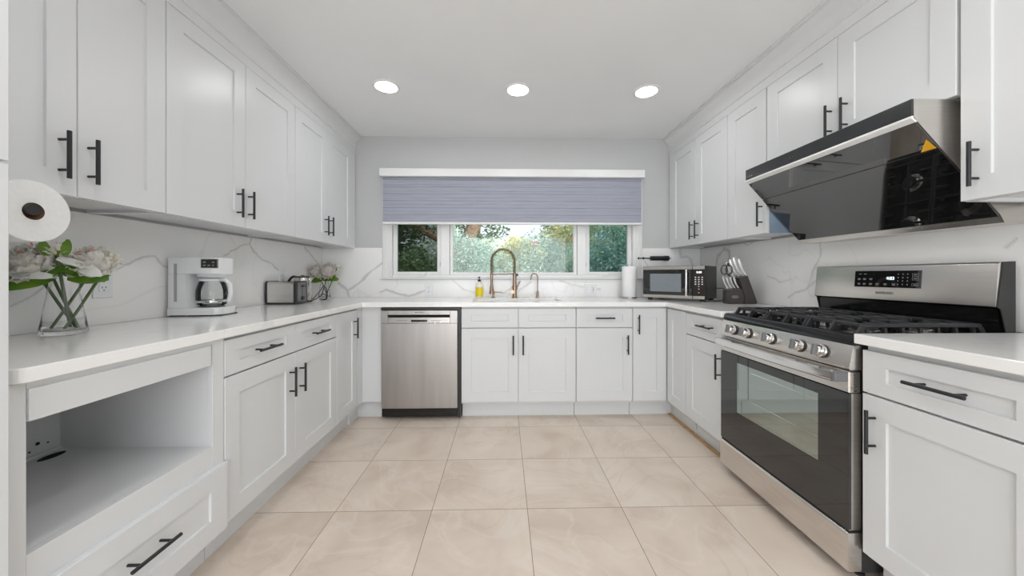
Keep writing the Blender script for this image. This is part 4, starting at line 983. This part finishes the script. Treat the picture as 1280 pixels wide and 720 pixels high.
def stem_path(p0, p1, bend): 
    p0, p1 = Vector(p0), Vector(p1); return [p0.lerp(p1, t)+Vector(bend)*math.sin(PI*t) for t in [i/8 for i in range(9)]]
def vase(loc, label, s=1.):
    v = thing('glass_vase', label, 'vase', loc)
    out_ = [(.048, 0), (.055, .003), (.057, .010), (.0565, .016), (.047, .080), (.039, .140), (.0355, .190)]
    in_ = [(.0335, .190), (.037, .140), (.045, .080), (.0535, .022), (.050, .016), (.001, .0145)]
    b_ = MB(); b_.lathe([(r*s, z*s) for r, z in out_+in_], seg=40, caps=(True, False)); b_.build('vessel', M['vase'], v, smooth=True, angle=60); return v
def peony(loc, top, r, foot, label, group, pm='petal', axis=(0, -.3, .8), leaves=(), n=70, marks=0, loose=(), name='peony', bud=False, bend=(0, 0, 0)):
    """loc = base of stem (world), others relative to it"""
    t = thing(name, label, 'flower', loc, 0, group)
    b_ = MB(); tp = Vector(top); b_.tube(stem_path((0, 0, 0), tp-Vector(axis).normalized()*r*.35, bend), .0044, 8); b_.build('stem', M['stem'], t, smooth=True)
    if r > 0:
        b_ = MB(); bloom(b_.bm, tp, r, Vector(axis), n); b_.build('bloom', M[pm], t, smooth=True, recalc=False, angle=180)
        if marks:
            b_ = MB(); a = Vector(axis).normalized()
            for k in range(marks):
                dv = Vector((random.uniform(-1, 1), random.uniform(-1, .2), random.uniform(-.3, 1))).normalized()
                petal(b_.bm, tp+dv*r*.93, Vector((random.uniform(-1, 1), random.uniform(-.3, .3), random.uniform(-.2, 1))), dv, r*.30, r*.10, .1)
            b_.build('petal_streak', M['pinkmark'], t, smooth=True, recalc=False, angle=180)
    if bud:
        b_ = MB()
        for k in range(5):
            ph = k*1.2566+.4; rad = Vector((math.cos(ph), math.sin(ph)*.6, .12)); petal(b_.bm, tp+Vector((0, 0, -r*.9)), rad+Vector((0, 0, .25)), Vector((0, 0, 1)), r*1.25, r*.7, .3)
        b_.build('sepal', M['sepal'], t, smooth=True, recalc=False, angle=180)
    for (bs, d, L, Wd, dr_) in leaves:
        b_ = MB(); leaf(b_.bm, Vector(bs), Vector(d), Vector((.72, -.62, .38)), L, Wd, dr_); b_.build('leaf', M['leaf'], t, smooth=True, recalc=False, angle=180)
    for (bs, d, L, Wd) in loose:
        b_ = MB(); petal(b_.bm, Vector(bs), Vector(d), Vector((.7, -.6, .40)), L, Wd, .15); b_.build('fallen_petal', M['petalw'], t, smooth=True, recalc=False, angle=180)
    return t
V1 = Vector((-1.548, 1.270, CT+.0005))
vase(V1, 'clear glass vase with crossed stems at left end of the worktop')
e1 = Vector((.789, .614, 0))      # to the right as seen
bk = Vector((-.614, .789, 0))     # away
def q1(r_, a_, z_): return V1+e1*r_+bk*a_+Vector((0, 0, z_))
def rel(p, base): return p-base
def mk(base, top, r, label, **k):
    bs = q1(*base); tp = q1(*top)
    for key in ('leaves', 'loose'):
        if key in k: k[key] = [((q1(*l[0])-bs), (e1*l[1][0]+bk*l[1][1]+Vector((0, 0, l[1][2]))))+tuple(l[2:]) for l in k[key]]
    return peony(bs, tp-bs, r, None, label, None, **k)
mk((.028, .0, .018), (-.070, -.02, .252), .062, 'cream peony with pink streaks, leftmost bloom in the near vase', axis=(.15, -.6, .75), n=130, marks=6,
   leaves=[((-.015, -.020, .212), (-1, -.25, -.30), .125, .062, .12), ((-.03, .01, .215), (-1, .4, .15), .10, .05, .2), ((-.01, .0, .215), (-.55, -.5, .30), .085, .048, .2)],
   loose=[((-.008, -.072, .205), (-1, 0, .04), .052, .026), ((-.035, -.06, .215), (-1, 0, -.15), .06, .035)])
mk((-.030, -.0, .018), (.066, -.01, .258), .060, 'cream and pale pink peony, right bloom in the near vase', axis=(.2, -.5, .8), n=130, marks=3,
   leaves=[((.012, -.020, .205), (1, -.25, .05), .095, .056, .25), ((.02, .02, .215), (.9, .5, .3), .09, .05, .25), ((.01, .0, .215), (.5, -.5, .35), .075, .045, .2)],
   loose=[((.048, -.065, .230), (.9, 0, -.35), .055, .036), ((.0, -.070, .266), (.9, 0, -.38), .068, .024)])
mk((.012, .01, .018), (-.006, -.055, .300), .028, 'pink-tipped peony bud between lime sepals, centre of the near vase', axis=(0, -.2, 1), pm='petalp', n=22, bud=True,
   leaves=[((-.018, -.072, .274), (-.25, 0, 1), .052, .026, .0), ((.018, -.072, .276), (.12, 0, 1), .056, .024, .0), ((.006, -.05, .232), (-.9, 0, -.10), .06, .040, .1), ((.0, -.05, .232), (.9, 0, .05), .055, .036, .1)])
mk((.005, -.02, .018), (.105, .03, .262), .030, 'half-open pale peony with green sepal tips, far right of the near vase', axis=(.6, 0, .8), pm='petalp', n=20, bud=True,
   leaves=[((.02, .02, .22), (.6, .7, .3), .09, .05, .2)])
mk((.035, -.01, .018), (-.045, .03, .24), .0, 'leafy flower stem leaning left in the near vase', name='leafy_stem',
   leaves=[((-.03, .02, .22), (-.6, .6, .3), .10, .055, .2), ((-.01, .02, .21), (.2, .9, .35), .08, .05, .2), ((-.005, -.04, .225), (-.7, 0, -.12), .065, .048, .1), ((.0, -.03, .222), (.8, 0, .10), .065, .045, .1)])
V2 = Vector((-1.585, 3.135, CT+.0005)); 
vase(V2, 'small clear glass vase in the left far corner', .88)
def mk2(b0, t0, r, label, **k):
    bs = V2+Vector(b0); k['leaves'] = [(Vector(l[0])+V2-bs,)+l[1:] for l in k.get('leaves', [])]
    return peony(bs, V2+Vector(t0)-bs, r, None, label, None, **k)
mk2((.030, 0, .018), (-.058, -.01, .248), .066, 'pale pink peony, left bloom in the corner vase', pm='petalp', axis=(0, -.6, .8), n=100, leaves=[((-.01, 0, .18), Vector((-.9, -.3, -.05)), .11, .07, .3), ((-.01, 0, .19), Vector((-.6, -.6, .1)), .08, .06, .3)])
mk2((-.030, 0, .018), (.040, -.03, .255), .072, 'pale pink peony, large right bloom in the corner vase', pm='petalp', axis=(0, -.7, .7), n=100, leaves=[((.01, 0, .18), Vector((.9, -.3, .05)), .12, .06, .2), ((.01, 0, .185), Vector((.3, -.8, .0)), .08, .06, .3)])
mk2((.0, .02, .018), (.115, .0, .285), .028, 'small white peony bud with lime sepals in the corner vase', pm='petalw', axis=(.3, 0, 1), n=18, bud=True, leaves=[((.01, 0, .19), Vector((.9, .3, .3)), .08, .05, .1)])

# ------------------------------------------------------------------ recessed ceiling lights
def downlight(x, y, label):
    d = thing('recessed_light', label, 'ceiling light', (x, y, ZC), 0, 'recessed ceiling lights')
    b_ = MB(); b_.lathe([(.071, -.0005), (.071, -.004), (.076, -.007), (.090, -.006), (.095, -.0015), (.095, -.0005)], seg=48, caps=(False, False)); b_.build('trim_ring', M['vinyl'], d, smooth=True)
    b_ = MB(); b_.lathe([(.0705, -.0035), (.0705, -.0015)], seg=40); b_.build('diffuser', M['lamp'], d)
downlight(-.819, 2.462, 'left recessed ceiling light of the row before the window')
downlight(.100, 2.484, 'middle recessed ceiling light of the row before the window')
downlight(1.020, 2.484, 'right recessed ceiling light of the row before the window')
for x, y, s in ((-.819, .75, 'left'), (.10, .75, 'middle'), (1.02, .75, 'right'), (-.5, -1.2, 'rear left'), (.7, -1.2, 'rear right')):
    downlight(x, y, s+' recessed ceiling light above the camera position')

# ------------------------------------------------------------------ garden beyond the window
struct(MB().box(-14, 14, YF+.25, 26, -.5, -.35).build('ground', M['ground']))
def foliage(name, centre, rad, n, size, m, seed, lumps=9):
    rnd = random.Random(seed); verts = []; faces = []
    cs = [(Vector((rnd.uniform(-1, 1)*rad[0]*.7, rnd.uniform(-.6, .6)*rad[1], rnd.uniform(-.7, .75)*rad[2])), rnd.uniform(.28, .55)) for _ in range(lumps)]
    for _ in range(n):
        c_, s0 = rnd.choice(cs)
        while True:
            v = Vector((rnd.uniform(-1, 1), rnd.uniform(-1, 1), rnd.uniform(-1, 1)))
            if .25 < v.length < 1: break
        v = v.normalized()*(rnd.uniform(.55, 1.05))
        p = c_+Vector((v.x*rad[0]*s0*1.1, v.y*rad[1]*s0*1.3, v.z*rad[2]*s0*1.2))
        d = Vector((rnd.uniform(-1, 1), rnd.uniform(-1, 1), rnd.uniform(-1, .6))).normalized(); u = d.orthogonal().normalized(); u.rotate(Matrix.Rotation(rnd.uniform(0, 6.3), 3, d))
        s = size*rnd.uniform(.6, 1.3); w_ = d.cross(u); k = len(verts)
        verts += [p-d*s, p+u*s*.42-d*s*.1, p+d*s, p-u*s*.42+w_*s*.15]; faces.append((k, k+1, k+2, k+3))
    me = bpy.data.meshes.new(name); me.from_pydata(verts, [], faces); me.materials.append(m)
    o = bpy.data.objects.new(name, me); C.objects.link(o); o.location = centre; return o
LG = leafmat('leaf_teal', [(.12, .22, .18), (.24, .40, .33), (.42, .56, .48), (.66, .74, .66)], .4, .5, 1.5)
LY = leafmat('leaf_yellow', [(.28, .34, .10), (.55, .55, .20), (.80, .75, .40), (.90, .80, .55)], .5, .5, 1.5)
LD = leafmat('leaf_dark', [(.05, .10, .05), (.11, .19, .08), (.20, .30, .13)], .35, .5, 1.5)
LM = leafmat('leaf_mid', [(.16, .24, .12), (.34, .43, .25), (.58, .60, .40)], .4, .5, 1.5)
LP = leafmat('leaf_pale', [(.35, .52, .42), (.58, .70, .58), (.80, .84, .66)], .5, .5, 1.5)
def shrub(label, centre, rad, n, size, m, seed, name='garden_shrub', cat='shrub', trunk=None):
    r_ = thing(name, label, cat, (centre[0], centre[1], -.35))
    o = foliage('foliage', (0, 0, centre[2]+.35), rad, n, size, m, seed); o.parent = r_
    b_ = MB(); b_.tube([(0, 0, 0), (.03, 0, (centre[2]+.35)*.5), (0, .02, centre[2]+.35)], [trunk or .05, (trunk or .05)*.8, .02], 10); b_.build('trunk', M['bark'], r_, smooth=True)
shrub('teal-green clipped shrub behind the middle of the window', (-.1, 7.6, .95), (1.25, .8, 1.0), 11000, .034, LG, 1)
shrub('green shrub left behind the centre window pane', (-1.25, 7.4, .62), (.9, .7, .95), 6500, .036, LM, 2)
shrub('bushy green shrub right behind the centre window pane', (1.1, 7.8, .95), (1.1, .8, .95), 10000, .034, LG, 3)
shrub('dark shrub seen through the left window pane', (-2.25, 6.8, .9), (.95, .7, .95), 7000, .045, LD, 4)
shrub('blue-green bush filling the right window pane', (2.35, 7.2, 1.15), (1.0, .7, 1.05), 8500, .045, LG, 5)
shrub('yellowing tree above the bush in the right window pane', (2.7, 8.6, 2.3), (1.3, .8, .9), 6000, .05, LY, 6, 'garden_tree', 'tree', .08)
shrub('pale yellow tree in the distance behind the hedge', (.9, 12.5, 1.9), (1.2, 1.0, .9), 5000, .07, LY, 7, 'garden_tree', 'tree', .08)
shrub('pale green hazy tree left of centre beyond the hedge', (-1.0, 12.0, 2.0), (1.9, 1.0, 1.1), 8000, .07, LP, 8, 'garden_tree', 'tree', .09)
shrub('dark spreading tree beyond the left window pane', (-3.2, 9.5, 2.35), (1.6, 1.0, 1.2), 9000, .06, LD, 9, 'garden_tree', 'tree', .12)
shrub('slim green tree at right edge of the centre pane', (1.55, 9.6, 2.0), (.55, .5, .9), 2400, .045, LM, 10, 'garden_tree', 'tree', .05)
shrub('broad pale tree line right of the distant yellow tree', (4.0, 14.0, 1.7), (2.4, 1.2, 1.5), 8000, .08, LG, 11, 'garden_tree', 'tree', .1)
shrub('low distant green hedge beyond the garden', (.2, 15.0, 1.0), (4.5, 1.0, 1.1), 12000, .09, LP, 13, 'distant_hedge', 'hedge', .05)
bt = thing('garden_tree', 'leaning tree with thick reddish brown trunk left of the faucet', 'tree', (-1.45, 8.6, -.35))
b = MB(); b.tube([(0, 0, 0), (.18, 0, 1.2), (.42, 0, 2.0), (.75, .1, 2.8), (1.1, .2, 3.6)], [.24, .21, .19, .16, .12], 14); b.tube([(.35, 0, 1.9), (-.1, -.1, 2.35), (-.9, -.2, 2.75), (-1.8, -.2, 3.0)], [.12, .10, .08, .05], 10); b.build('trunk', M['bark'], bt, smooth=True)
o = foliage('foliage', (-.2, 0, 3.0), (1.6, .9, .65), 5000, .055, LD, 12); o.parent = bt
# red flowers
for i, (x, y, z) in enumerate(((.66, 7.25, 1.78), (1.52, 7.4, 1.82))):
    r_ = thing('red_blossom', ('small coral blossom on the hedge right of the faucet', 'coral red blossom cluster at right edge of the centre pane')[i], 'flower', (x, y, z))
    b = MB()
    for k in range(26 if i else 14):
        c_ = Vector((random.gauss(0, .045), random.gauss(0, .03), random.gauss(0, .05 if i else .03))); petal(b.bm, c_, Vector((random.uniform(-1, 1), -1, random.uniform(-1, 1))), Vector((0, 0, 1)), .05, .045, .2, nu=2, nv=2)
    b.build('bloom', M['pinkmark'], r_, recalc=False)
    MB().tube([(0, 0, -.03), (0, .05, -.3)], .006, 6).build('stem', M['stem'], r_)
